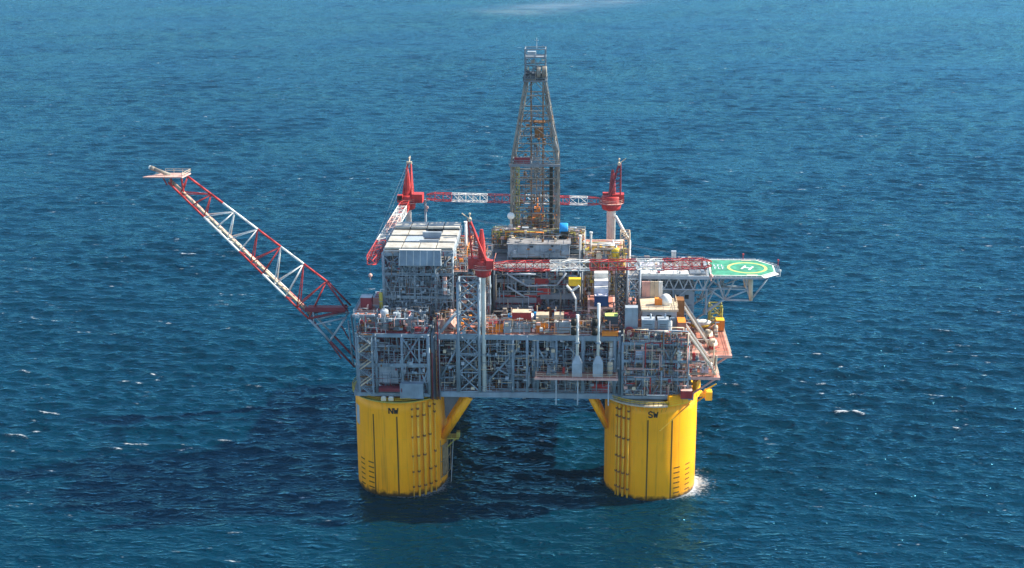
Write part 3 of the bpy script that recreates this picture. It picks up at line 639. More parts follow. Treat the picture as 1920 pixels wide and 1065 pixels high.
fine(MM, -26.5, 27.5, -9.4, -5, 33.8, 49.4, 560, SH+['cream']); fine(MM, -19, 27.4, -10, -4, 51.2, 55.4, 330, ['cream', 'silver', 'steel', 'white', 'pink', 'tan', 'brown', 'dark', 'orange'], .1)
fine(MM, -26.5, -19, -9, 3, 51.2, 56, 90, ['pink', 'cream', 'silver', 'brown'])
fine(MM, -26.5, 27.5, -10.4, -9.2, 34, 49.6, 330, ['steel', 'silver', 'steel', 'silver', 'cream', 'mid'], .1)
# equipment on the lower deck
kinds = ['v', 'h', 's', 'c', 's', 'v', 'h', 's', 'c', 'v', 's', 'h']
where = ['by the dark gap next to the shaded module', 'behind the slanted strut under the lattice crane base', 'just inside the lattice crane base', 'beside the white crane pedestal foot', 'between the crane pedestal and the thick riser legs', 'behind the thickest riser leg', 'below the red container', 'below the cream container stack', 'under the long white container', 'under the hanging balcony', 'below the exhaust stacks', 'at the helideck end of the lower deck']
for i in range(12):
    x = -24.5+i*4.5; y = rng.uniform(-6.5, -3); mt = rng.choice(['steel', 'silver', 'mid', 'cream', 'steel', 'maroon']); nm = {'steel': 'grey', 'silver': 'pale grey', 'mid': 'dark grey', 'cream': 'cream', 'maroon': 'maroon'}[mt]; k = kinds[i]
    if k == 'v': vessel_v((x, y, 33.6), rng.uniform(5, 6.4), rng.uniform(.9, 1.3), mt, nm+' upright tank on the lower deck '+where[i])
    if k == 'h': vessel_h((x, y, 33.6), 3.9, 1.0, mt, nm+' vessel on the lower deck '+where[i])
    if k == 's': skid((x, y, 33.6), 3.4, 2.4, 3, mt, nm+' pump on the lower deck '+where[i])
    if k == 'c': cabinet((x, y, 33.6), 2.6, 1.8, 3.4, mt, nm+' cabinet on the lower deck '+where[i])
for i, (x, z) in enumerate(((-21.5, 42), (-16, 42), (-7, 40.2), (-1.5, 40.2), (7, 42.4), (12.8, 42.4), (21.5, 42.4))):
    (vessel_h if i % 2 else lambda p, L, r, mt, lb: skid(p, 3.6, 2.2, 3.2, mt, lb))((x, -2.5, z), 4.4, 1.05, ['silver', 'steel', 'mid', 'steel', 'silver', 'mid', 'cream'][i],
        ['pale pump', 'grey drum', 'dark pump', 'grey drum', 'pale pump', 'dark drum', 'cream pump'][i]+' on the middle storey '+['by the dark gap', 'inside the lattice crane base', 'beside the white pedestal', 'behind the first thick riser leg', 'behind the third thick riser leg', 'behind the plain exhaust hood', 'at the helideck end'][i])
pipework(MM, -19, 27, -9.4, -3, 51.2, 54.5, 60, ['cream', 'silver', 'steel', 'white', 'pink', 'tan', 'brown', 'dark'], .16)
# dark gap with red pipework beside the flare-side module
t = thing('riser_bundle', 'bundle of dark and rusty vertical pipes in the gap beside the shaded module', 'pipes', (-27, -11, 33))
for k in range(8):
    x = -27.4+.42*k; m = MB(); z1 = rng.uniform(44, 58); m.tube((x, -10.4-(k % 3)*.35, 31.2), (x, -10.4-(k % 3)*.35, z1), .17, 8)
    m.build('pipe', M[['dark', 'brown', 'maroon', 'mid'][k % 4]], t, True)

t = thing('link_module', 'narrow blue-grey pipe bridge between the lattice tower and the drilling block', 'module', (-16, 16, 51))
frame(t, -20.4, -10.6, 3, 30, [51.1, 56.4, 61.6, 66.2], 2, 3, .3, M['steel'], M['deck'], 'XDV', 'F', .7, (0, 1, 2, 3), br=.18)
m = MB(); m.box(-20, -11, 6, 6.3, 51.4, 65); m.build('firewall', M['mid'], t)
fine(t, -20.3, -10.8, 2, 5.6, 51.4, 70, 520, SH+['cream', 'pink', 'tan', 'silver'], .12); fine(t, -20.3, -10.8, 6, 28, 66.3, 71, 160, ['cream', 'pink', 'tan', 'silver', 'brown', 'steel'], .12)
# ------------------------------------------------------------------ lattice crane base
cage('crane_support_tower', 'square grey cross-braced lattice tower beside the white crane pedestal', 'lattice tower', -18.9, -12.9, -10.2, -4.5, [33.6, 39.5, 45.2, 51.2, 56.4, 61.8, 66.8], .42, .2, M['steel'])
m = MB(); m.tube(P(857, 585, -9), P(822, 627, -9), .5, 10); m.ball(P(857, 585, -9), .6); m.ball(P(822, 627, -9), .6); p = P(822, 627, -9); tag(m.build('raking_brace', M['silver'], None, True, base=p), 'thick pale strut slanting from the lattice crane base to the deck edge', 'brace')
m = MB(); m.lathe((-21.5, -3, 51.3), [(2.6, 0), (1.2, 2.6), (.4, 5)], 4); tag(m.build('covered_machine', M['pink'], None, base=(-21.5, -3, 51.3)), 'pink tarpaulin-covered heap under the slanting pale strut', 'cover')
container((-23.8, -5, 51.3), 2.4, 2.2, 2.6, 'pink', 'small faded pink box by the foot of the slanting strut')

# ------------------------------------------------------------------ things on the upper deck
def up(px, py, Y): return P(px, py, Y)
def dbox(px0, px1, py0, py1, Y, dep, mat, label, **k):
    a, b = P(px0, py1, Y), P(px1, py0, Y)
    return container(((a.x+b.x)/2, Y+dep/2, a.z), b.x-a.x, dep, b.z-a.z, mat, label, **k)
dbox(916, 942, 607, 630, -7.5, 4, 'orange', 'orange tank box beside the white crane pedestal', roofm='maroon', name='orange_tank')
dbox(945, 958, 605, 628, -8, 3, 'silver', 'small off-white box between the orange tank and the red container')
dbox(961, 994, 604, 628, -7.2, 3.6, 'silver', 'grey steel box carrying the red container')
a = P(978, 603, -7); container((a.x, -5, a.z), 5.4, 3.2, 2.6, 'red', 'bright red container on the grey box beside the crane pedestal', roofm='cream')
dbox(1006, 1028, 606, 628, -7.2, 3.6, 'orange', 'orange container under the cream container')
a = P(1017, 605, -7); container((a.x, -5.2, a.z), 3.5, 3.2, 2.2, 'cream', 'cream container stacked on the orange one')
dbox(1040, 1076, 604, 629, -7.8, 3.8, 'silver', 'long pale container near the exhaust stacks', roofm='white')
a = P(1048, 604, -7); container((a.x, -4, a.z), 2.6, 3, 1.7, 'cream', 'small cream box on the long pale container')
a = P(1067, 604, -7); container((a.x, -3.4, a.z), 3.8, 3, 1.5, 'maroon', 'maroon box on the long pale container beside the stacks')
a = P(993, 606, -5); t = vessel_v((a.x, a.y, 51), 5.2, 1.3, 'white', 'round white tank between the red and orange containers')
a = P(1146, 622, -8); container((a.x, a.y+1, 51), 3.6, 3, 5.6, 'dark', 'dark box with a lime lid near the second exhaust stack', roofm='lime')
container((a.x-.4, a.y-1.2, 51), 4.4, 2, 1.4, 'orange', 'low orange bin before the lime-lidded box')
for i, (px, Y, mt) in enumerate(((952, 1, 'tan'), (1000, 3, 'mid'), (1035, 2, 'brown'), (1090, 0, 'cream'), (1108, -3, 'pink'))):
    p = P(px, 600, Y); skid((p.x, Y, 51.1), 3.8, 2.6, 4.2, mt, ('tan', 'grey', 'rusty brown', 'cream', 'pink')[i]+' machinery behind the '+('small off-white box', 'round white tank', 'cream container', 'first exhaust stack', 'second exhaust stack')[i])
# balcony with exhaust stacks
t = thing('hanging_balcony', 'pink-edged railed balcony below the two exhaust stacks', 'balcony', (15, -13, 39.9))
deck_level(t, 3.6, 26.8, -15.2, -10, 40.1, M['redox'], M['pink'], .6, True, M['cream'])
for x in (4, 9.5, 15, 21, 26.4): m = MB(); m.tube((x, -15, 39.5), (x, -10.2, 34.5), .18, 8); m.build('bracket', M['steel'], t)
for x in (9.4, 15.6, 24.4): m = MB(); m.tube((x, -15.1, 40), (x, -15.1, 31.8), .2, 8); m.build('hanger', M['silver'], t)
def stack(px, top, label):
    p = P(px, 690, -13); t = thing('exhaust_stack', label, 'exhaust stack', (p.x, p.y, 40.1), 'exhaust stacks on the balcony'); x, y = p.x, p.y
    m = MB(); a, b = 1.45, 1.2; m.box(x-a, x+a, y-b, y+b, 40.1, 44); m.build('hood', M['silver'], t)
    m = MB(); m.add([(x-a, y-b, 44.01), (x+a, y-b, 44.01), (x+a, y+b, 44.01), (x-a, y+b, 44.01), (x-.5, y-.5, 46.2), (x+.5, y-.5, 46.2), (x+.5, y+.5, 46.2), (x-.5, y+.5, 46.2)], [(0, 1, 5, 4), (1, 2, 6, 5), (2, 3, 7, 6), (3, 0, 4, 7), (4, 5, 6, 7), (3, 2, 1, 0)]); m.build('hood_roof', M['silver'], t)
    m = MB(); m.lathe((x, y, 0), [(.44, 45.8), (.44, top), (.36, top+.02)], 14); m.build('flue', M['white'], t, True)
    for z in (53.6, 56.4): m = MB(); m.tube((x-1.05, y-.5, z-1), (x-1.05, y-.5, z+1), .8, 12); m.build('silencer', M['black'], t, True)
    m = MB(); m.lathe((x, y, 0), [(.6, 49.8), (.78, 49.85), (.78, 50.3), (.6, 50.35)], 14); m.build('flange', M['steel'], t)
stack(1082, 58.4, 'white exhaust stack with grey hood nearer the long pale container')
stack(1121, 61.8, 'taller white exhaust stack with grey hood on the helideck side')
skid((8, -12.6, 40.2), 3, 1.8, 2.4, 'mid', 'dark pump on the balcony end away from the stacks'); skid((12, -13, 40.2), 2, 1.6, 2, 'red', 'red pump on the balcony beside the first exhaust hood')
vessel_v((24.8, -12.5, 40.2), 4, .8, 'cream', 'cream bottle tank on the balcony beside the taller stack')
container((22.4, -8.6, 33.5), 5, 2, 2.6, 'red', 'bright red box on the lower deck under the balcony end')

# ------------------------------------------------------------------ drilling block
DM = thing('drilling_substructure', 'dark multi-deck block carrying the derrick', 'module', (3, 36, 51))
frame(DM, -9.6, 16.5, 8, 47, [51.1, 54.6, 58.4, 62.6, 66.2], 5, 4, .4, M['mid'], M['deck'], '-DX', 'FLR', 1.0, (0, 1, 2, 3, 4), br=.25)
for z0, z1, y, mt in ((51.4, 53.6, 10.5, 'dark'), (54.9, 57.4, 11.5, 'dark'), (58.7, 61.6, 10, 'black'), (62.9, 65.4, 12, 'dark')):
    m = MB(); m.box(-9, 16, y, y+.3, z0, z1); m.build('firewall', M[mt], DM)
m = MB(); m.box(-9.4, 3, 7.3, 7.6, 55.4, 57); m.box(4.2, 16.2, 7.3, 7.6, 56.6, 58); m.build('cladding', M['mid'], DM)
m = MB()
for a, b in (((950, 513), (988, 536)), ((988, 536), (1044, 535)), ((1044, 535), (1062, 512)), ((950, 536), (984, 557)), ((955, 514), (1005, 514))): m.tube(P(*a, 6.9), P(*b, 6.9), .3, 8)
m.build('front_truss', M['silver'], DM, True)
pipework(DM, -9, 16, 7.2, 9.5, 51.3, 66, 70, ['mid', 'silver', 'red', 'steel', 'cream', 'maroon', 'tan'], .25)
for i, (px, py, mt) in enumerate(((1015, 527, 'red'), (1020, 545, 'red'), (970, 545, 'black'), (985, 527, 'mid'), (1005, 562, 'maroon'))):
    p = P(px, py, 8.6); container((p.x, p.y, max(51.2, p.z-1.2)), 3.6, 2, 2.2, mt, ('upper red winch box', 'lower red winch box', 'black tool box', 'grey tool box', 'maroon tool box')[i]+' on the drilling block front', name='winch_box')
fine(DM, -9.4, 16.4, 7.4, 9.6, 51.4, 66.5, 420, ['mid', 'mid', 'steel', 'tan', 'brown', 'maroon', 'dark', 'cream'])
t = thing('mud_house', 'long plain grey wall of the house below the drill floor', 'house', (3.4, 22, 66.5))
m = MB(); m.box(-5.9, 12.7, 15.6, 30, 67.2, 71.2); m.build('wall', M['silver'], t)
m = MB(); m.box(-6.2, 13, 15.2, 30, 71.22, 71.5); m.build('roof', M['deck'], t)
for k in range(6): m = MB(); m.box(-4.4+k*2.9, -2.6+k*2.9, 15.5, 15.7, 66.5, 67.1); m.build('window', M['black'], t)
for k in range(5): m = MB(); m.box(-3+k*3.3, -2.92+k*3.3, 15.52, 15.6, 67.3, 71.1); m.build('seam', M['steel'], t)
fine(t, -6, 12.8, 14.6, 15.5, 66.6, 71.6, 46, ['steel', 'mid', 'silver', 'brown', 'dark'], .09); fine(t, -6, 12.8, 16, 27, 71.5, 73, 60, ['cream', 'tan', 'mid', 'brown', 'steel'], .1)
t = thing('drill_floor', 'drill floor with grey windwalls around the derrick foot', 'deck', (3, 36, 67.6))
deck_level(t, -11.6, 17.4, 24, 48, 67.6, M['deck'], M['steel'], 1.2, True, M['cream'])
for x0, x1, mt in ((-10.2, -2.4, 'mid'), (-2.2, 4.6, 'steel'), (4.8, 9.4, 'tan')): m = MB(); m.box(x0, x1, 24.6, 24.9, 67.65, 72.6); m.build('windwall', M[mt], t)
for k in range(6): m = MB(); m.tube((-11+k*5.5, 24.4, 58), (-11+k*5.5, 24.4, 66.3), .3, 8); m.build('post', M['steel'], t)
pipework(t, -11, 17, 22.5, 26.5, 69, 73.4, 60, ['cream', 'brown', 'tan', 'orange', 'olive', 'dark', 'white', 'pink'], .22)
fine(t, -11.4, 17, 22.5, 26, 68, 74, 330, ['cream', 'brown', 'tan', 'mid', 'olive', 'dark', 'pink', 'steel'], .1); fine(t, -11.4, 17, 27, 34, 67.8, 71.5, 150, ['cream', 'brown', 'tan', 'olive', 'dark', 'orange'], .1)
# derrick
t = thing('drilling_derrick', 'tall weathered lattice derrick rising over the drill floor', 'derrick', (1.6, 40, 67.6)); cx, cy = 1.6, 40
def dh(z):                       # half width at height z
    return 7.4-(z-67.6)/(93.5-67.6)*.25 if z < 93.5 else 7.15+(3.1-7.15)*(z-93.5)/(117.2-93.5) if z < 117.2 else 3.1
def dc(i, z): h = dh(z); return (cx+(-h, h, h, -h)[i], cy+(-h, -h, h, h)[i], z)
lv = [67.6, 71.4, 76.8, 82.3, 87.8, 93.5, 98.6, 103.6, 108.4, 113, 117.2]
for i in range(4):
    m = MB()
    for a, b in zip(lv, lv[1:]): m.bar(dc(i, a), dc(i, b), .68 if b < 95 else .56)
    m.build('leg', M['tan'], t)
    m = MB()
    ox, oy = (1.1, .9) if i in (0, 3) else (-1.1, .9)
    for a, b in zip(lv, lv[1:]):
        p, q = V(dc(i, a)), V(dc(i, b)); m.tube(p+V((ox, 0, 0)), q+V((ox*.7, 0, 0)), .16, 5); m.tube(p, q+V((ox*.7, 0, 0)), .1, 5); m.tube(q, p+V((ox, 0, 0)), .1, 5)
    m.build('leg_lacing', M['tan'], t)
for z0, z1 in zip(lv, lv[1:]):
    for i in range(4):
        j = (i+1) % 4; m = MB(); m.bar(dc(i, z1), dc(j, z1), .32); m.build('girt', M['tan'], t)
        if i == 0 and z0 < 93: continue
        m = MB(); mid = V(dc(i, z1)).lerp(V(dc(j, z1)), .5); m.bar(dc(i, z0), mid, .2); m.bar(dc(j, z0), mid, .2); m.build('brace', M['silver' if i == 1 else 'tan'], t)
m = MB()
for k in range(14):
    for sx in (-.5, .5): m.bar((cx-5.6+sx, cy-6.9, 67.7+k*1.84), (cx-5.6-sx, cy-6.9, 67.7+(k+1)*1.84), .14)
for s in (-.75, .75): m.bar((cx-5.6+s, cy-6.9, 67.7), (cx-5.6+s, cy-6.9, 93.5), .3)
m.build('pipe_handling_column', M['olive'], t)
m = MB(); m.bar((cx+5.1, cy-6.7, 67.7), (cx+5.1, cy-6.7, 92), 1.1); m.build('hydraulic_column', M['black'], t)
m = MB()
for s in (-1.3, 2.4): m.bar((cx+s, cy-1, 67.7), (cx+s, cy-1, 117), .42)
m.build('guide_rail', M['brown'], t)
m = MB()
for k in range(7): m.tube((cx-1+.4*k, cy+2, 67.8), (cx-1+.4*k, cy+2.6, 96), .1, 5)
m.build('drill_pipe_rack', M['mid'], t)
m = MB(); h = dh(92.6)
for q in range(6): m.box(cx-h+q*1.15, cx-h+q*1.15+.5, cy-h-.4, cy+h*.4, 92.4, 92.7)
m.box(cx-h-.8, cx+h+.8, cy-h-1.1, cy-h-.42, 91.7, 92.5); m.rail([(cx-h-.8, cy-h-1.1, 92.5), (cx+h+.8, cy-h-1.1, 92.5)], r=.09); m.build('racking_board', M['mid'], t)
m = MB(); m.box(cx-h+.9, cx-1.4, cy-h-1.0, cy-h-.7, 92.7, 94.6); m.build('racking_cabin', M['maroon'], t)
m = MB(); m.rail([dc(i, 104.5) for i in range(4)], True, r=.09); m.box(cx-.8, cx+3.2, cy-2, cy+2, 104.2, 104.4); m.build('monkey_platform', M['brown'], t)
m = MB(); m.box(cx-.2, cx+2.4, cy-1.8, cy+1, 99.5, 102.4); m.build('travelling_block', M['brown'], t)
m = MB(); m.box(cx-.9, cx+2.2, cy-3, cy-.5, 72, 75.4); m.box(cx-.3, cx+1.6, cy-3.2, cy-.6, 75.4, 77.4); m.tube((cx+.6, cy-1.8, 77.2), (cx+.6, cy-1.8, 80.5), .3, 8); m.build('top_drive', M['orange'], t)
m = MB(); m.box(cx-3.7, cx+3.7, cy-3.7, cy+3.7, 117.2, 117.6); m.rail([(cx-3.6, cy-3.6, 117.6), (cx+3.6, cy-3.6, 117.6), (cx+3.6, cy+3.6, 117.6), (cx-3.6, cy+3.6, 117.6)], True, r=.09, step=1.5); m.build('crown_platform', M['mid'], t)
m = MB(); m.box(cx-2.9, cx+2.9, cy-2.9, cy+2.9, 117.62, 119.6); m.build('crown_block', M['dark'], t)
m = MB(); m.lathe((cx+.6, cy-3.0, 120.2), [(1.5, -.1), (1.75, .1), (1.75, .9), (1.5, 1.1)], 18, 'x'); m.lathe((cx+2.2, cy-3.0, 120.3), [(1.5, -.1), (1.75, .1), (1.75, 1.2), (1.5, 1.4)], 18, 'x'); m.build('crown_sheave', M['tan'], t)
m = MB()
for x in (-3.1, 3.1):
    for y in (-3.1, 3.1): m.bar((cx+x, cy+y, 117.6), (cx+x, cy+y, 127), .36)
for z in (122, 124.6, 127):
    for a, b in (((-3.1, -3.1), (3.1, -3.1)), ((3.1, -3.1), (3.1, 3.1)), ((3.1, 3.1), (-3.1, 3.1)), ((-3.1, 3.1), (-3.1, -3.1))): m.bar((cx+a[0], cy+a[1], z), (cx+b[0], cy+b[1], z), .28)
for s in (-1, 1): m.bar((cx-3.1*s, cy-3.1, 117.6), (cx+3.1*s, cy-3.1, 124.6), .18); m.bar((cx-3.1*s, cy+3.1, 117.6), (cx+3.1*s, cy+3.1, 124.6), .18)
m.build('gin_pole_frame', M['mid'], t)
m = MB(); m.box(cx-2.4, cx+.2, cy-2.4, cy, 125.2, 126.2); m.build('light_box', M['silver'], t)
m = MB(); m.box(cx-3.3, cx+3.3, cy-3.3, cy+3.3, 124.4, 124.5); m.build('top_platform', M['mid'], t)
m = MB(); m.tube((cx+.4, cy, 126.9), (cx+.4, cy, 130.2), .1, 6); m.tube((cx-.3, cy, 129.4), (cx+1.1, cy, 129.4), .07, 5); m.build('antenna', M['silver'], t)
fine(t, cx-7, cx+7, cy-7.2, cy-5, 67.8, 92, 230, ['tan', 'mid', 'brown', 'dark', 'dark'], .13); fine(t, cx-7, cx+7, cy-7, cy+3, 67.8, 75, 200, ['tan', 'mid', 'brown', 'dark', 'olive', 'cream', 'orange'], .13); fine(t, cx-5, cx+5, cy-5, cy+2, 92, 108, 70, ['tan', 'mid', 'brown', 'dark'], .1); fine(t, cx-3, cx+3, cy-3.4, cy-2, 117.8, 124, 40, ['mid', 'tan', 'cream', 'dark'], .1)
for i in (0, 2):
    m = MB()
    for a, b in zip(lv[:5], lv[1:6]):
        for f in (.33, .66): m.bar(V(dc(i, a)).lerp(V(dc(i, b)), f), V(dc((i+1) % 4, a)).lerp(V(dc((i+1) % 4, b)), f), .13)
    m.build('wind_girt', M['tan'], t)
# small things round the derrick foot
p = P(1057, 434, 23); t = thing('hose_reel', 'bright blue hooded winch reel beside the derrick foot', 'winch', (p.x, p.y, 67.7))
m = MB(); m.lathe((p.x, p.y, 74.4), [(1.6, -1.3), (1.75, -1.1), (1.75, 1.1), (1.6, 1.3)], 18, 'x'); m.build('hood', M['blue'], t, True)
m = MB(); m.lathe((p.x+.2, p.y-.6, 73.0), [(1.4, -1.2), (1.4, 1.3)], 16, 'x'); m.cbox((p.x, p.y, 67.7), 2.6, 2, 4); m.build('drum', M['black'], t)
p = P(958, 405, 30); t = thing('satellite_dome', 'small white dome on a post beside the derrick leg', 'antenna', (p.x, p.y, 67.7)); m = MB(); m.ball(p, 1.15, 16, 10); m.build('dome', M['white'], t, True); m = MB(); m.tube((p.x, p.y, 67.7), (p.x, p.y, p.z-.9), .3, 8); m.build('post', M['cream'], t); m = MB(); m.cbox((p.x, p.y, 70.5), 1.1, .9, 3.4); m.build('control_box', M['white'], t)
for i, (px, py, mt) in enumerate(((936, 440, 'brown'), (947, 436, 'cream'), (985, 436, 'dark'), (1024, 436, 'brown'), (1040, 440, 'dark'), (1075, 445, 'cream'))):
    p = P(px, py, 26.5); cabinet((p.x, 26.5, 67.7), 1.9, 1.4, 5+.5*(i % 3), mt, ('rusty', 'cream', 'dark', 'brown', 'black', 'off-white')[i]+' cabinet on the drill floor edge '+('at its flare-side end', 'below the white dome', 'before the derrick centre', 'beside the orange top drive', 'beside the blue reel', 'past the blue reel')[i])

# tan racks on the helideck side of the drilling block
t = thing('pipe_deck_rack', 'sunlit cream and yellow multi-level rack beside the drilling block', 'rack', (21, 22, 51)); frame(t, 17.2, 29.2, 14, 40, [51.1, 57, 62.5, 66.6], 4, 4, .34, M['cream'], M['redox'], 'XDA', 'FR', .8, (0, 1, 2, 3), br=.2)
pipework(t, 17, 29, 12.6, 20, 56, 71.6, 120, ['cream', 'tan', 'white', 'brown', 'olive', 'orange', 'pink', 'white', 'gold'], .24)
fine(t, 17, 29.4, 12, 17, 53, 71, 520, ['cream', 'tan', 'pink', 'brown', 'olive', 'white', 'mid', 'gold'], .11)
m = MB(); m.box(17.4, 21, 13.2, 13.5, 63, 66); m.build('cladding', M['tan'], t); m = MB(); m.box(21.4, 28.6, 16, 16.3, 58, 66); m.build('cladding', M['mid'], t)
vessel_v((26.4, 13.2, 66.6), 4.6, 1.3, 'gold', 'yellow tank on the tan rack below the rear crane'); skid((22.4, 12.8, 66.7), 4, 2, 3, 'cream', 'cream machine on the tan rack beside the yellow tank')
container((20.4, 22, 66.8), 5, 3, 3.2, 'cream', 'cream box on top of the tan rack'); container((25.4, 24, 66.8), 4, 3, 2.8, 'brown', 'brown box on top of the tan rack'); skid((27.6, 19, 66.7), 2.6, 2, 3.2, 'orange', 'orange machine on the tan rack corner')
for i, px in enumerate((1108, 1088)): p = P(px, 455, 16); m = MB(); m.tube((p.x, p.y, 66), (p.x, p.y, 75-i), .32, 8); m.tube((p.x, p.y, 74.8-i), (p.x, p.y, 75.2-i), .5, 8); tag(m.build('vent_post', M['white'], None, base=(p.x, p.y, 66)), ('tall', 'short')[i]+' white vent post on the tan rack front', 'post')
# tower of stacked boxes
for i in (1, 2, 3):
    z = 57.7+(0, 1.5, 3.0, 4.6)[i]; m = MB()
    for x in (20.5, 23.9):
        for y in (-2.6+i*2.6, -.8+i*2.6): m.tube((x, y, 57.7), (x, y, z), .16, 6)
    o = m.build('box_stand', M['dark'], None, base=(22.2, -1.6+i*2.6, 57.7)); tag(o, ('', 'dark legs under the lavender stepped box', 'dark legs under the pale stepped box', 'dark legs under the topmost white stepped box')[i], 'stand', 'stands under the stepped boxes')
t = thing('box_tower_frame', 'brown steel frame under the stack of white and navy boxes', 'frame', (22.2, 1, 51)); frame(t, 18.6, 26.0, -3, 8.6, [51.1, 57.6], 2, 2, .3, M['pink'], M['redox'], 'XD', 'FRL', .6, (0, 1), br=.18); fine(t, 14, 27.4, -4, 1, 51.3, 56.8, 200, ['pink', 'cream', 'brown', 'tan', 'mid', 'dark', 'maroon'], .11); pipework(t, 16, 27, -3.4, -.5, 51.2, 56.6, 20, ['pink', 'cream', 'white', 'brown', 'tan', 'gold'], .2)
for i, (mt, h, lb) in enumerate((('navy', 3.3, 'navy blue box at the lower end of the stepped boxes'), ('lav', 2.2, 'lavender box directly behind the navy box'), ('lav', 2.0, 'pale box just below the topmost stepped box'), ('white', 2.2, 'bright white topmost box of the stepped row'))):
    container((22.2, -1.6+i*2.6, 57.7+(0, 1.5, 3.0, 4.6)[i]), 3.9, 2.5, 3.2, mt, lb, roofm=('lav', 'white', 'white', 'white')[i], group='boxes stepped up behind the exhaust stacks')
cage('access_tower', 'dark scaffold tower between the box stack and the white lattice tower', 'scaffold', 26.4, 29.4, -4, 2, [51.1, 54.5, 58, 61.5, 65, 68], .2, .16, M['dark'])
p = P(1078, 512, 2); container((p.x, 2, 62.5), 3.4, 2, 2.2, 'gold', 'yellow box hanging at the drilling block corner', name='winch_box')
m = MB(); a, b, c_ = P(1062, 535, -1), P(1072, 546, -1), P(1086, 536, -1); m.tube(a, b, .35, 8); m.tube(b, c_, .35, 8); m.tube(b, P(1080, 562, -1), .3, 8); m.tube(P(1080, 562, -1), (P(1080, 562, -1).x, -1, 51.2), .3, 8); tag(m.build('pipe_chute', M['white'], None, base=(b.x, b.y, 51.2)), 'white V-shaped pipe support before the drilling block', 'support')

# ------------------------------------------------------------------ helideck-side utility module
UT = thing('utility_module', 'grey three-storey utility block over the SW column', 'module', (37, 2, 33.5))
frame(UT, 28.4, 47.2, -11.6, 16, [33.6, 39.2, 44.6, 49.9], 3, 3, .34, M['steel'], M['redox'], '-V-', 'FR', .8, (0, 1, 2, 3), xs=[28.4, 34.4, 39.6, 44.2, 47.2], br=.2)
for z0, z1, y in ((34, 38, -8.2), (39.6, 43.4, -9), (45, 48.6, -9.4)):
    for x0, x1, mt in ((28.8, 33.4, 'steel'), (33.6, 39.4, 'lav'), (39.6, 46.6, 'mid')): m = MB(); m.box(x0, x1, y, y+.3, z0, z1); m.build('cladding', M[mt], UT)
pipework(UT, 28.6, 46.8, -12.2, -9, 34, 53.5, 100, ['steel', 'silver', 'cream', 'pink', 'mid', 'brown', 'white', 'red'], .2)
pipework(UT, 44.5, 48.2, -12.2, 14, 35, 51, 70, ['pink', 'cream', 'white', 'red', 'silver'], .22)
fine(UT, 28.6, 47, -12.3, -9, 33.8, 53, 620, ['steel', 'silver', 'cream', 'pink', 'mid', 'brown', 'tan', 'dark', 'maroon'], .1); fine(UT, 44.5, 48.2, -12, 12, 35, 50, 330, ['pink', 'cream', 'tan', 'brown', 'silver', 'maroon', 'redox'], .12)
for x, z in ((30.6, 40), (37, 40), (43, 45.2), (31.5, 34.2), (36.8, 34.2)): pass
skid((30.6, -10.4, 39.3), 2.4, 1.6, 2.6, 'cream', 'cream pump on the middle storey of the utility block by the dark gap'); skid((43.2, -10.4, 39.3), 3, 1.6, 2.6, 'tan', 'tan pump on the middle storey of the utility block by the red box')
cabinet((33.2, -10.4, 44.7), 2.2, 1.4, 2.8, 'lav', 'lavender cabinet on the top storey of the utility block'); cabinet((40.6, -10.4, 44.7), 2.6, 1.4, 2.8, 'tan', 'tan cabinet on the top storey of the utility block')
vessel_h((35, -9.8, 33.7), 5, .9, 'mid', 'dark drum on the lowest storey of the utility block')
p = P(1184, 596, -8); container((p.x, -7, 50), 3.5, 2.6, 9, 'silver', 'tall plain blue-grey panel house at the utility block corner', name='panel_house')
p = P(1180, 620, -11); t = thing('hose_reel', 'round maroon hose reel at the utility block corner', 'hose reel', (p.x, p.y, 50)); m = MB(); m.lathe((p.x, p.y, 52.7), [(1.5, -.4), (1.5, -.3), (.9, -.28), (.9, .28), (1.5, .3), (1.5, .4)], 20, 'y'); m.build('drum', M['maroon'], t); m = MB(); m.lathe((p.x, p.y, 52.7), [(.75, -.5), (.75, .5)], 16, 'y'); m.build('hub', M['pink'], t); m = MB(); m.tube((p.x-.9, p.y, 50), (p.x, p.y, 52.7), .15, 6); m.tube((p.x+.9, p.y, 50), (p.x, p.y, 52.7), .15, 6); m.build('stand', M['red'], t)
p = P(1215, 634, -10); genset((p.x, -8.5, 50.4), 3.6, 3, 5.4, 'steel', 'dark grey-blue generator nearer the maroon hose reel'); p = P(1243, 634, -10); genset((p.x, -8.3, 50.4), 3.0, 3, 5.4, 'steel', 'dark grey-blue generator nearer the orange cabinet')
m = MB(); a, b = P(1201, 640, -11.4), P(1246, 640, -11.4); m.box(a.x, b.x, -11.3, -6, 50, 50.38); tag(m.build('equipment_plinth', M['white'], None, base=((a.x+b.x)/2, -8, 50)), 'white plinth under the two grey-blue generators', 'plinth')
p = P(1242, 632, -11.2); cabinet((p.x+.4, -11.0, 50.4), 1.7, .6, 2.4, 'orange', 'small orange cabinet before the second generator')
p = P(1256, 630, -10); t = vessel_v((p.x, -9.6, 50), 5.8, .55, 'white', 'slim white upright bottle beside the second generator')
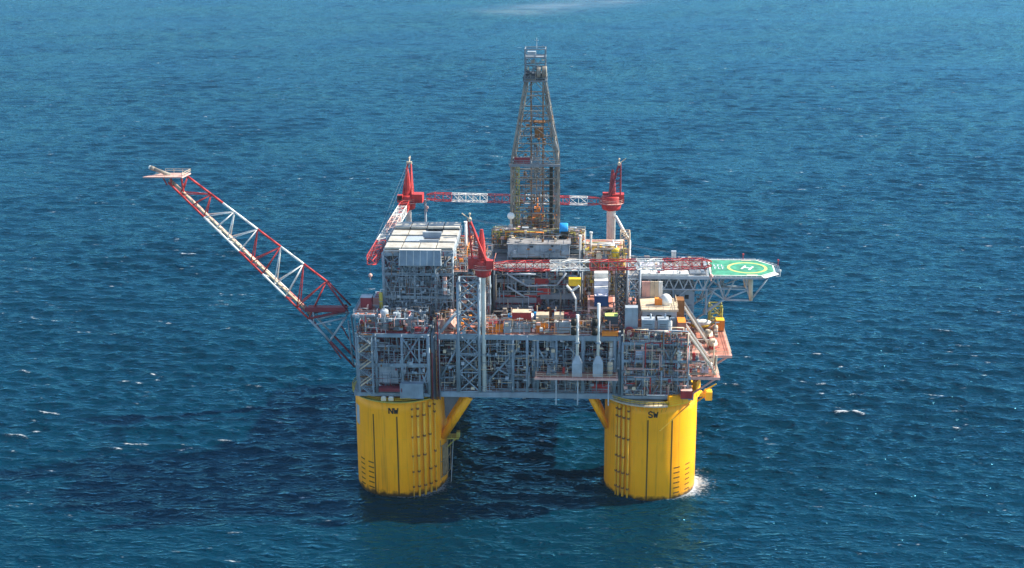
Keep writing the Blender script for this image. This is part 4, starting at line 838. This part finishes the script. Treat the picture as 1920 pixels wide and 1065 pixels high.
# control building with radome
t = thing('control_building', 'low building with a cream roof carrying the white radome', 'building', (39, 4, 50))
m = MB(); m.box(34.2, 44.2, -1.4, 9, 50, 56.1); m.build('wall', M['silver'], t)
m = MB(); m.box(33.8, 44.6, -2.2, 9.4, 56.12, 56.7); m.build('roof', M['cream'], t)
for x in (35.6, 38.2, 41): m = MB(); m.box(x, x+1.6, -1.5, -1.38, 53.2, 54.8); m.build('window', M['black'], t)
m = MB(); m.box(44.15, 44.3, 1, 2.6, 50.2, 53.4); m.build('door', M['pink'], t)
m = MB(); m.rail([(33.9, -2, 56.7), (44.4, -2, 56.7), (44.4, 9, 56.7)], r=.07); m.build('roof_handrail', M['cream'], t)
p = P(1248, 572, 3); t = thing('radome', 'large smooth white radome on the cream roof', 'radome', (p.x, 3, 56.7)); m = MB(); r = 1.75; m.lathe((p.x, 3, 58.2), [(r*.97, -1.2)]+[(max(1e-4, r*math.cos(a)), r*math.sin(a)) for a in [k*math.pi/16 for k in range(9)]], 28); m.build('dome', M['white'], t, True); m = MB(); m.lathe((p.x, 3, 56.7), [(1.5, 0), (1.5, .4)], 20); m.build('base_ring', M['silver'], t)
p = P(1234, 574, 3); container((p.x, 2.6, 56.7), 1.9, 1.8, 2.0, 'orange', 'small orange box beside the white radome')
t = thing('clad_wall', 'pink and cream corrugated screen behind the control building', 'screen', (37.5, 10, 56))
for k, mt in enumerate(('pink', 'pink', 'cream', 'cream', 'white')): m = MB(); x = 34.4+k*1.25; m.box(x, x+1.18, 10, 10.4, 55.6, 61.6); m.box(x+.1, x+.25, 9.9, 10, 55.6, 61.6); m.box(x+.7, x+.85, 9.9, 10, 55.6, 61.6); m.build('sheet', M[mt], t)
t = thing('living_quarters', 'blue-grey accommodation block under the helideck access roof', 'building', (42, 26, 50))
m = MB(); m.box(33.5, 50.5, 15, 42, 50, 57.6); m.build('wall', M['steel'], t); m = MB(); m.box(33.2, 50.8, 14.7, 42.3, 57.62, 58); m.build('roof', M['mid'], t)
for z in (51.6, 54.8):
    for k in range(6): m = MB(); m.box(34.6+k*2.6, 35.8+k*2.6, 14.9, 15.04, z, z+1.3); m.build('window', M['black'], t); m = MB(); m.box(50.46, 50.6, 17+k*3.8, 18.4+k*3.8, z, z+1.3); m.build('window', M['black'], t)
container((45.4, -4, 50), 2.2, 5, 4.2, 'redox', 'weathered red stores container beside the slanted rails', roofm='orange'); container((45.6, 8, 50), 2.4, 4, 7, 'brown', 'dark brown locker house behind the red stores container', name='locker_house')
container((46.8, -12.4, 33.5), 3.2, 2.2, 2.4, 'red', 'red box by the yellow bulwark on the SW column', roofm='pink')
p = P(1274, 655, -11); vessel_v((p.x, -11.4, 44), 3.8, .7, 'white', 'white bottle tank on the outer edge of the utility block'); skid((49.2, -10.8, 44.1), 2.2, 1.6, 2.2, 'red', 'red winch beside the white bottle tank')
# cantilever decks on the helideck side
t = thing('side_landing', 'lower pink-floored cantilever deck beyond the utility block', 'deck', (51, -2, 39)); deck_level(t, 44.0, 56.2, -10, 6, 39.0, M['redox'], M['pink'], .8, True, M['cream'], 'FR')
for y in (-9, -2, 5): m = MB(); m.tube((55.6, y, 38.2), (48.8, y, 33.4), .3, 8); m.build('bracket', M['pink'], t)
container((50.8, 2, 39.1), 6, 4, 3.6, 'pink', 'faded pink cabin on the lower cantilever deck', name='deck_cabin'); skid((48.6, -7.6, 39.1), 3.4, 2, 2.2, 'red', 'red winch on the lower cantilever deck')
cabinet((52.4, -7, 39.1), 2, 1.4, 2.2, 'lav', 'pale cabinet on the lower cantilever deck edge')
t = thing('lifeboat_deck', 'upper red-floored cantilever deck holding the lifeboats', 'deck', (56, 16, 42)); deck_level(t, 47.6, 60.6, .6, 31, 42.0, M['redox'], M['pink'], .8, True, M['cream'], 'FRB')
for y in (1.4, 11, 21, 30): m = MB(); m.tube((59.8, y, 41.2), (49, y, 34), .35, 8); m.build('bracket', M['pink'], t)
fine(t, 49, 57.5, 2, 30, 42.1, 44, 90, ['pink', 'cream', 'tan', 'brown', 'redox', 'white'], .12)
fine(t, 44.5, 55, -9.6, 4, 39.1, 43, 170, ['pink', 'cream', 'tan', 'brown', 'red', 'white', 'silver', 'mid'], .12)
# raking launch rails
t = thing('launch_rails', 'row of parallel cream rails slanting down to the cantilever decks', 'rails', (50, 0, 39))
for k, Y in enumerate((-9.6, -7.0, -3.0, -.4, 3.6, 6.2, 11, 13.6)):
    m = MB(); a, b = V((46.4, Y, 52.6)), V((55.4, Y, 39.6))
    if Y > .9: a = V((46.8, Y, 55.2)); b = V((54.4, Y, 43.6))
    m.bar(a, b, .4); m.build('rail', M['white' if k % 2 else 'cream'], t)
for Y in (-9, -1.4): m = MB(); m.tube((55.2, Y, 39.2), (55.4, Y, 45.2), .24, 8); m.build('rail_post', M['cream'], t)
# lifeboats
def lifeboat(p, L, hullm, topm, label, axis='y'):
    t = thing('lifeboat', label, 'lifeboat', p, 'lifeboats on the cantilever deck')
    def loft(prof, z0f, z1f, n=12):
        vs = []; fs = []
        for k in range(n+1):
            u = -1+2*k/n; wv = (1-abs(u)**2.6)**.6*1.45+.02; z0, z1 = z0f(u), z1f(u)
            for a, b in prof(wv, z0, z1): vs.append((p[0]+a, p[1]+u*L/2, p[2]+b) if axis == 'y' else (p[0]+u*L/2, p[1]+a, p[2]+b))
        q = len(prof(1, 0, 1))
        for k in range(n):
            for i in range(q): fs.append((k*q+i, k*q+(i+1) % q, (k+1)*q+(i+1) % q, (k+1)*q+i))
        fs += [tuple(range(q)), tuple(n*q+i for i in range(q-1, -1, -1))]
        return MB().add(vs, fs)
    loft(lambda w_, a, b: [(-w_*.25, a), (-w_*.85, a+(b-a)*.45), (-w_, b), (w_, b), (w_*.85, a+(b-a)*.45), (w_*.25, a)], lambda u: .75*u*u+.35, lambda u: 1.75+.25*u*u).build('hull', M[hullm], t, True)
    loft(lambda w_, a, b: [(-w_*.96, a), (-w_*.85, a+(b-a)*.6), (-w_*.5, b), (w_*.5, b), (w_*.85, a+(b-a)*.6), (w_*.96, a)], lambda u: 1.78+.25*u*u, lambda u: 3.2-.55*u*u).build('canopy', M[topm], t, True)
    m = MB()
    for s in (-.3, .3): m.cbox((p[0]+(s*L if axis == 'x' else 0), p[1]+(s*L if axis == 'y' else 0), p[2]), 2 if axis == 'y' else .3, .3 if axis == 'y' else 2, .7)
    m.build('cradle', M['cream'], t)
    m = MB(); q = (0, -.28*L) if axis == 'y' else (-.28*L, 0); m.cbox((p[0]+q[0], p[1]+q[1], p[2]+2.9), .9, .9, .75); m.build('cockpit', M[topm], t)
p = P(1320, 612, 24); lifeboat((p.x-1, 24, 42.1), 6.4, 'gold', 'white', 'white-topped orange-yellow lifeboat behind the slanted rails', 'x')
lifeboat((55.0, 13.6, 42.1), 6, 'maroon', 'cream', 'cream-topped maroon lifeboat second from the lower cantilever deck'); lifeboat((55.6, 5, 42.1), 6, 'red', 'cream', 'cream-topped red lifeboat on the outer end by the rail posts')
t = container((59.4, 24.2, 42.1), 2.5, 3, 3.4, 'orange', 'bright orange-yellow box on the lifeboat deck corner', roofm='gold')
cage('davit_frame', 'green and yellow davit frame behind the orange-yellow box', 'davit', 56.4, 60.2, 26.4, 30.4, [42.1, 45.4, 49], .25, .16, M['olive'])
vessel_v((57.6, 19.5, 42.1), 3, .8, 'cream', 'cream tank beside the white-topped lifeboat')

# ------------------------------------------------------------------ helideck and its access platform
cage('helideck_stair_tower', 'white lattice tower between the box stack and the helideck access roof', 'lattice tower', 30.2, 33.8, 9.5, 13.5, [50, 54.4, 58.4, 62.4, 66.2], .3, .17, M['silver'], 'A')
t = thing('access_platform', 'white-roofed walkway platform leading to the green helideck', 'platform', (43, 22, 58))
deck_level(t, 30.4, 54.6, 14, 31.4, 62.3, M['deck'], M['silver'], 1.0, True, M['silver'])
for x0, x1, y0, y1, mt in ((34.4, 48.6, 14.3, 18.4, 'white'), (34.4, 40.6, 18.9, 22.4, 'white'), (34.4, 40.4, 23.5, 27.6, 'lav'), (41, 46, 19.6, 26, 'silver'), (49, 53.8, 15.4, 21.4, 'mid')):
    m = MB(); m.box(x0, x1, y0, y1, 62.35, 62.75); m.build('roof_panel', M[mt], t)
for y in (14.4, 31):
    m = MB(); m.tube((31, y, 57.9), (54.4, y, 57.9), .26, 8); m.build('bottom_chord', M['silver'], t)
    n = 8
    for k in range(n):
        x = 31+k*(23.4/n); mid = x+11.7/n; m = MB(); m.tube((x, y, 61.3), (mid, y, 57.9), .2, 8); m.tube((mid, y, 57.9), (x+23.4/n, y, 61.3), .2, 8); m.build('web_brace', M['silver'], t)
for x in (33.6, 44, 54): m = MB(); m.tube((x, 14.4, 50), (x, 14.4, 57.8), .34, 8); m.build('post', M['steel'], t)
m = MB(); m.tube((43.6, 14.2, 54), (48, 14.2, 57.8), .2, 8); m.tube((33.2, 13.8, 62), (36.6, 13.8, 57.8), .2, 8); m.build('brace', M['silver'], t)
fine(t, 31, 54, 15, 30.5, 62.4, 64, 120, ['cream', 'silver', 'pink', 'maroon', 'mid'], .08); fine(t, 31, 54, 14.6, 20, 51, 61.6, 130, ['steel', 'mid', 'dark', 'silver'], .1)
skid((32.4, 20, 62.4), 2.2, 1.8, 1.8, 'cream', 'cream winch at the start of the white-roofed walkway'); p = P(1263, 483, 30); cabinet((p.x, 30, 62.4), 1.4, 1.2, 3.2, 'white', 'small white cabinet on the far edge of the walkway platform')
HZ = 62.5; t = thing('helideck', 'green octagonal helideck with a yellow landing circle', 'helideck', (65, 23, HZ))
poly = [(54.9, 14.0), (70.2, 14.0), (75.0, 18.6), (75.3, 26.2), (70.6, 32.2), (55.4, 32.2)]
def inset(pl, d):
    cx_ = sum(p[0] for p in pl)/len(pl); cy_ = sum(p[1] for p in pl)/len(pl); return [(cx_+(x-cx_)*(1-d/10), cy_+(y-cy_)*(1-d/9)) for x, y in pl]
m = MB(); m.prism(poly, HZ-.5, HZ); m.build('landing_deck', M['green'], t)
m = MB(); a, b = inset(poly, .12), inset(poly, .55); n = len(a)
m.add([(x, y, HZ+.004) for x, y in a]+[(x, y, HZ+.004) for x, y in b]+[(x, y, HZ+.03) for x, y in a]+[(x, y, HZ+.03) for x, y in b], [q for i in range(n) for q in ((2*n+i, 2*n+(i+1) % n, 3*n+(i+1) % n, 3*n+i), (n+i, n+(i+1) % n, (i+1) % n, i), (i, (i+1) % n, 2*n+(i+1) % n, 2*n+i), (n+(i+1) % n, n+i, 3*n+i, 3*n+(i+1) % n))]); m.build('border_line', M['white'], t)
def ring(mb, cx_, cy_, r0, r1, z0, z1, n=64):
    vs = [(cx_+r*math.cos(2*math.pi*k/n), cy_+r*math.sin(2*math.pi*k/n), z) for k in range(n) for r, z in ((r0, z0), (r1, z0), (r1, z1), (r0, z1))]
    mb.add(vs, [(4*k+i, 4*((k+1) % n)+i, 4*((k+1) % n)+(i+1) % 4, 4*k+(i+1) % 4) for k in range(n) for i in range(4)])
m = MB(); ring(m, 66.9, 22.9, 5.2, 6.1, HZ+.006, HZ+.03); m.build('landing_circle', M['lime'], t)
m = MB(); ca, sa = math.cos(.42), math.sin(.42)
def hb(x0, x1, y0, y1):
    q = [(66.9+x*ca+y*sa, 22.9-x*sa+y*ca) for x, y in ((x0, y0), (x1, y0), (x1, y1), (x0, y1))]; m.prism(q, HZ+.006, HZ+.03)
hb(-1.5, -.9, -2, 2); hb(.9, 1.5, -2, 2); hb(-.88, .88, -.3, .3); m.build('landing_letter', M['white'], t)
# pale worn figures left of the circle, two short rows as in the photograph
m = MB()
for r in range(2):
    for k in range(3): x = 56.9+k*1.15; y = 24.2-r*3.0; m.box(x, x+.28, y, y+2, HZ+.006, HZ+.03); m.box(x+.3, x+.75, y+(1.7 if (k+r) % 2 else 0), y+(2 if (k+r) % 2 else .3), HZ+.006, HZ+.03)
m.build('worn_marking', M['lav'], t)
m = MB(); m.box(65.9, 69.2, 14.6, 15.5, HZ+.006, HZ+.03); m.box(66, 69, 31.0, 31.8, HZ+.006, HZ+.03); m.build('walkway_mark', M['cream'], t)
net = []
for i in range(len(poly)-1):
    a, b = V((*poly[i], HZ-.15)), V((*poly[i+1], HZ-.15)); o = (b-a).cross(V((0, 0, 1))).normalized()*1.5+V((0, 0, .12 if i != 1 else -.25)); m = MB()
    k = max(3, round((b-a).length/1.6))
    if i == 1: m.add([a, b, b+o*.9, a+o*.9]+[v-V((0, 0, .06)) for v in (a, b, b+o*.9, a+o*.9)], [(0, 1, 2, 3), (7, 6, 5, 4), (0, 4, 5, 1), (1, 5, 6, 2), (2, 6, 7, 3), (3, 7, 4, 0)])
    else:
        for q in range(k+1): s = a.lerp(b, q/k); m.tube(s, s+o, .07, 5)
        for f in (.35, .68, 1): m.tube(a+o*f, b+o*f, .05, 5)
    m.build('safety_net', M['white'] if i in (1,) else M['silver'], t)
m = MB(); e = [(x, y) for x, y in poly]
for i in range(len(e)): m.bar((*e[i], HZ-.75), (*e[(i+1) % len(e)], HZ-.75), .5)
for x in (60, 65, 70): m.bar((x, 14.2, HZ-.75), (x, 32, HZ-.75), .4)
m.build('deck_girder', M['silver'], t)
def st(p, q, r=.26): m = MB(); m.tube(p, q, r, 8); m.build('strut', M['silver'], t, True)
for y in (16, 30):
    n0, n1, n2, n3 = (53.4, y, 50.4), (59.6, y, 54.4), (67.6, y, 54.2), (54.4, y, 57.9)
    T_ = lambda x: (x, y, HZ-.9)
    st(n1, n2, .34); st(n1, T_(57)); st(n1, T_(63)); st(n2, T_(65.2)); st(n2, T_(72.6)); st(n0, n1, .34); st(n3, n1); st(n3, (66.8, y, 57.6), .22); st(n1, (66.8, y, 57.6)); st(T_(57), n3); st((51, y, 48), n1, .3); st(n0, (56.6, y, 57.8))
    m = MB(); m.tube(n2, (67.2, y, HZ-.9), .55, 12, .8); m.build('main_post', M['cream'], t, True)
for x, z in ((59.6, 54.4), (67.6, 54.2)): st((x, 16, z), (x, 30, z), .22); st((x, 16, z), (x, 23, HZ-.9), .2); st((x, 30, z), (x, 23, HZ-.9), .2)
for i, (x, y) in enumerate(((75.9, 15.4), (76.8, 27), (66.8, 33.6))): m = MB(); m.tube((x, y, HZ-.5), (x, y, HZ+1.2), .1, 6); m.tube((x, y, HZ+1.1), (x, y, HZ+1.6), .28, 8); m.tube((x, y, HZ-.4), (x-1.2*(x > 70), y-1.2*(y > 33), HZ-.4), .1, 6); tag(m.build('deck_floodlight', M['red'] if i else M['white'], None, base=(x, y, HZ-.4)), ('white floodlight at the helideck corner over its white net', 'red floodlight at the outer edge of the helideck', 'red floodlight on the far edge of the helideck')[i], 'floodlight')

# ------------------------------------------------------------------ cranes
crane('red crane on the white pedestal between the lattice tower and the containers', (-11.6, -9.4, 33.6), 69.6, .66, math.radians(4), (53.4, -5.0, 71.6), [(0, .16, 'red'), (.16, .27, 'red'), (.27, .45, 'white'), (.45, .66, 'red'), (.66, .78, 'white'), (.78, 1, 'red')], 3.6, 15.5, tubr=2.3)
crane('red crane behind the white roof panels with its boom towards the viewer', (-42.6, 68, 33.6), 70.6, 1.1, math.atan2(-72, -2.2), (-44.8, -4, 70.6), [(0, .14, 'red'), (.14, .32, 'white'), (.32, .52, 'pink'), (.52, .72, 'white'), (.72, 1, 'red')], 5, 13.8, wide=2.8, house=(.4, 3.6))
crane('red drum-topped crane on the tall white pedestal behind the tan rack', (26.2, 70, 33.6), 70.4, 1.5, math.radians(180.5), (-36.5, 70.6, 73.2), [(0, .1, 'red'), (.1, .2, 'white'), (.2, .31, 'red'), (.31, .45, 'white'), (.45, .66, 'maroon'), (.66, .86, 'white'), (.86, 1, 'red')], 2.4, 14.6, tubr=3.3, gm='maroon')
t = thing('crane_side_brace', 'white leg slanting from the crane pedestal to a grey stair platform', 'brace', (30, 69.5, 50))
m = MB(); m.tube((27.6, 68.5, 67.4), (32.6, 68, 58.6), .5, 10); m.tube((32.6, 68, 58.6), (32.6, 68, 40), .4, 10); m.build('leg', M['white'], t, True); m = MB(); m.tube((27, 68, 56), (33, 68, 56), .4, 8); m.build('cross_beam', M['white'], t)
cage('crane_access_tower', 'cream scaffold stair beside the tall white crane pedestal', 'scaffold', 29.4, 32.4, 64, 67.4, [40, 46, 51, 55.4, 59.6, 62.8], .2, .15, M['cream'], 'A')
# boom rest
m = MB(); m.tube((-37, 70.4, 34), (-37, 70.4, 72.2), .4, 8); m.tube((-38.4, 70.4, 71.9), (-35.6, 70.4, 71.9), .3, 8); tag(m.build('boom_rest', M['silver'], None, base=(-37, 70.4, 34)), 'grey post holding the far boom tip behind the roof panels', 'post')

# ------------------------------------------------------------------ flare boom
FB = thing('flare_boom', 'long red and white lattice flare boom rising out over the sea', 'flare boom', (-51, 4, 50))
YF = 4.0
def fl(px, py, dy=0): v = P(px, py, YF+dy); return v
L0, L1 = fl(318, 340), fl(582, 592); U0, U1 = fl(352, 331), fl(612, 527)
n = 12; cols = ['red', 'red', 'red', 'white', 'white', 'white', 'red', 'red', 'white', 'white', 'red', 'red']
def lo(f, s): v = L0.lerp(L1, f); return V((v.x, YF+s*(1.4+1.5*f), v.z))
def hi(f): v = U0.lerp(U1, f); return v
for k in range(n):
    f0, f1 = k/n, (k+1)/n; mt = M[cols[k]]; m = MB(); fm = (f0+f1)/2
    for s in (-1, 1): m = MB(); m.tube(lo(f0, s), lo(f1, s), .32, 8); m.build('lower_chord', mt, FB, True)
    m = MB(); m.tube(hi(f0), hi(f1), .34, 8); m.build('upper_chord', mt, FB, True)
    m = MB()
    for s in (-1, 1):
        if k % 2: m.tube(lo(f0, s), hi(f1), .17, 6); m.tube(lo(f1, s), hi(f1), .2, 6)
        else: m.tube(lo(f1, s), hi(f0), .17, 6)
    m.tube(lo(f1, -1), lo(f1, 1), .16, 6); m.tube(lo(f0, -1), lo(f1, 1), .14, 6); m.build('web_section', mt, FB, True)
m = MB(); m.tube(lo(0, 0)+V((0, 0, .5)), lo(1, 0)+V((0, 0, .5)), .42, 10); m.build('flare_pipe', M['cream'], FB, True)
m = MB(); m.tube(lo(0, .5)+V((0, 0, .6)), lo(1, .5)+V((0, 0, .6)), .25, 8); m.build('pilot_pipe', M['pink'], FB, True)
# root truss: the red tail, the grey bracket and the lower red leg
W1, W2, W3 = fl(622, 634), fl(668, 682), fl(655, 578); e = .012
for s in (-1, 1):
    o = V((0, s*2.8, 0)); A, B = L1+o, W1+o
    for a, b, r, mt in ((A, B, .34, 'silver'), (B, W2+o, .34, 'maroon'), (U1+V((0, s*.6, 0)), W3+o, .3, 'maroon'), (B, W3+V((-.6, s*2.8, -2)), .24, 'silver'), (fl(592, 604)+o, W3+V((-.6, s*2.8, -2)), .24, 'silver'), (A, fl(648, 578)+o, .38, 'maroon'), (W3+V((0, s*2.8, -3)), W2+o+V((-.4, 0, 0)), .28, 'steel'), (fl(592, 604)+o, fl(590, 572)+o, .2, 'silver')):
        m = MB(); m.tube(a, b, r, 8); m.build('root_strut', M[mt], FB, True)
for q in (W1, W2, L1): m = MB(); m.tube(q-V((0, 2.85, 0)), q+V((0, 2.85, 0)), .3, 8); m.build('cross_tie', M['silver'], FB)
a, b = fl(575, 574), fl(650, 574); m = MB(); m.box(a.x, b.x, YF-3, YF+3, a.z-.9, a.z-.6); m.box(a.x, b.x, YF-3.2, YF-2.9, a.z-.6, a.z+.6); m.build('root_platform', M['maroon'], FB)
m = MB(); m.tube(fl(565, 570), fl(640, 672), .24, 8); m.tube(fl(640, 610), fl(668, 660), .2, 8); m.build('lower_leg', M['maroon'], FB)
a, b = fl(273, 333), fl(352, 328); m = MB(); z = (a.z+b.z)/2; m.add([(a.x, YF-2.6, z), (b.x-1, YF-2.6, z), (b.x, YF+3.4, z), (a.x+5, YF+3.4, z), (a.x, YF-2.6, z+.35), (b.x-1, YF-2.6, z+.35), (b.x, YF+3.4, z+.35), (a.x+5, YF+3.4, z+.35)], [(3, 2, 1, 0), (4, 5, 6, 7), (0, 1, 5, 4), (1, 2, 6, 5), (2, 3, 7, 6), (3, 0, 4, 7)]); m.build('tip_platform', M['pink'], FB)
m = MB(); m.rail([(a.x+4, YF-2.6, z+.35), (b.x-1, YF-2.6, z+.35), (b.x, YF+3.4, z+.35), (a.x+5, YF+3.4, z+.35)], r=.07); m.build('tip_handrail', M['cream'], FB)
m = MB(); q = V((a.x+7.5, YF, z+.3)); d = fl(282, 314); m.tube(q, d, .55, 12); m.tube(q.lerp(d, .8), d, .65, 12); tp = m.build('flare_tip', M['tan'], FB, True); m = MB(); m.ball(d, .6, 12, 8); m.build('burner_head', M['white'], tp, True)
m = MB(); m.tube((a.x+5, YF, z), (a.x+6.5, YF-1, z-2.4), .2, 8); m.tube((b.x-2, YF, z), lo(.1, 0), .3, 8); m.tube((a.x+8, YF-1.5, z), lo(.02, -1), .25, 8); m.build('tip_bracket', M['red'], FB)

flush_fine()

# ------------------------------------------------------------------ haze
m = MB(); m.box(-3200, 3200, -600, 4200, -14, 215)
hm = bpy.data.materials.new('sea_haze'); hm.use_nodes = True; t = hm.node_tree; t.nodes.remove(t.nodes['Principled BSDF'])
pv = t.nodes.new('ShaderNodeVolumePrincipled'); pv.inputs['Color'].default_value = (.45, .72, 1, 1); pv.inputs['Density'].default_value = .000035; pv.inputs['Anisotropy'].default_value = .2
t.links.new(pv.outputs[0], t.nodes['Material Output'].inputs['Volume'])
hz = m.build('haze', hm); hz['kind'] = 'stuff'; hz['label'] = 'thin pale blue sea haze over the whole scene'
scene.cycles.volume_bounces = 0
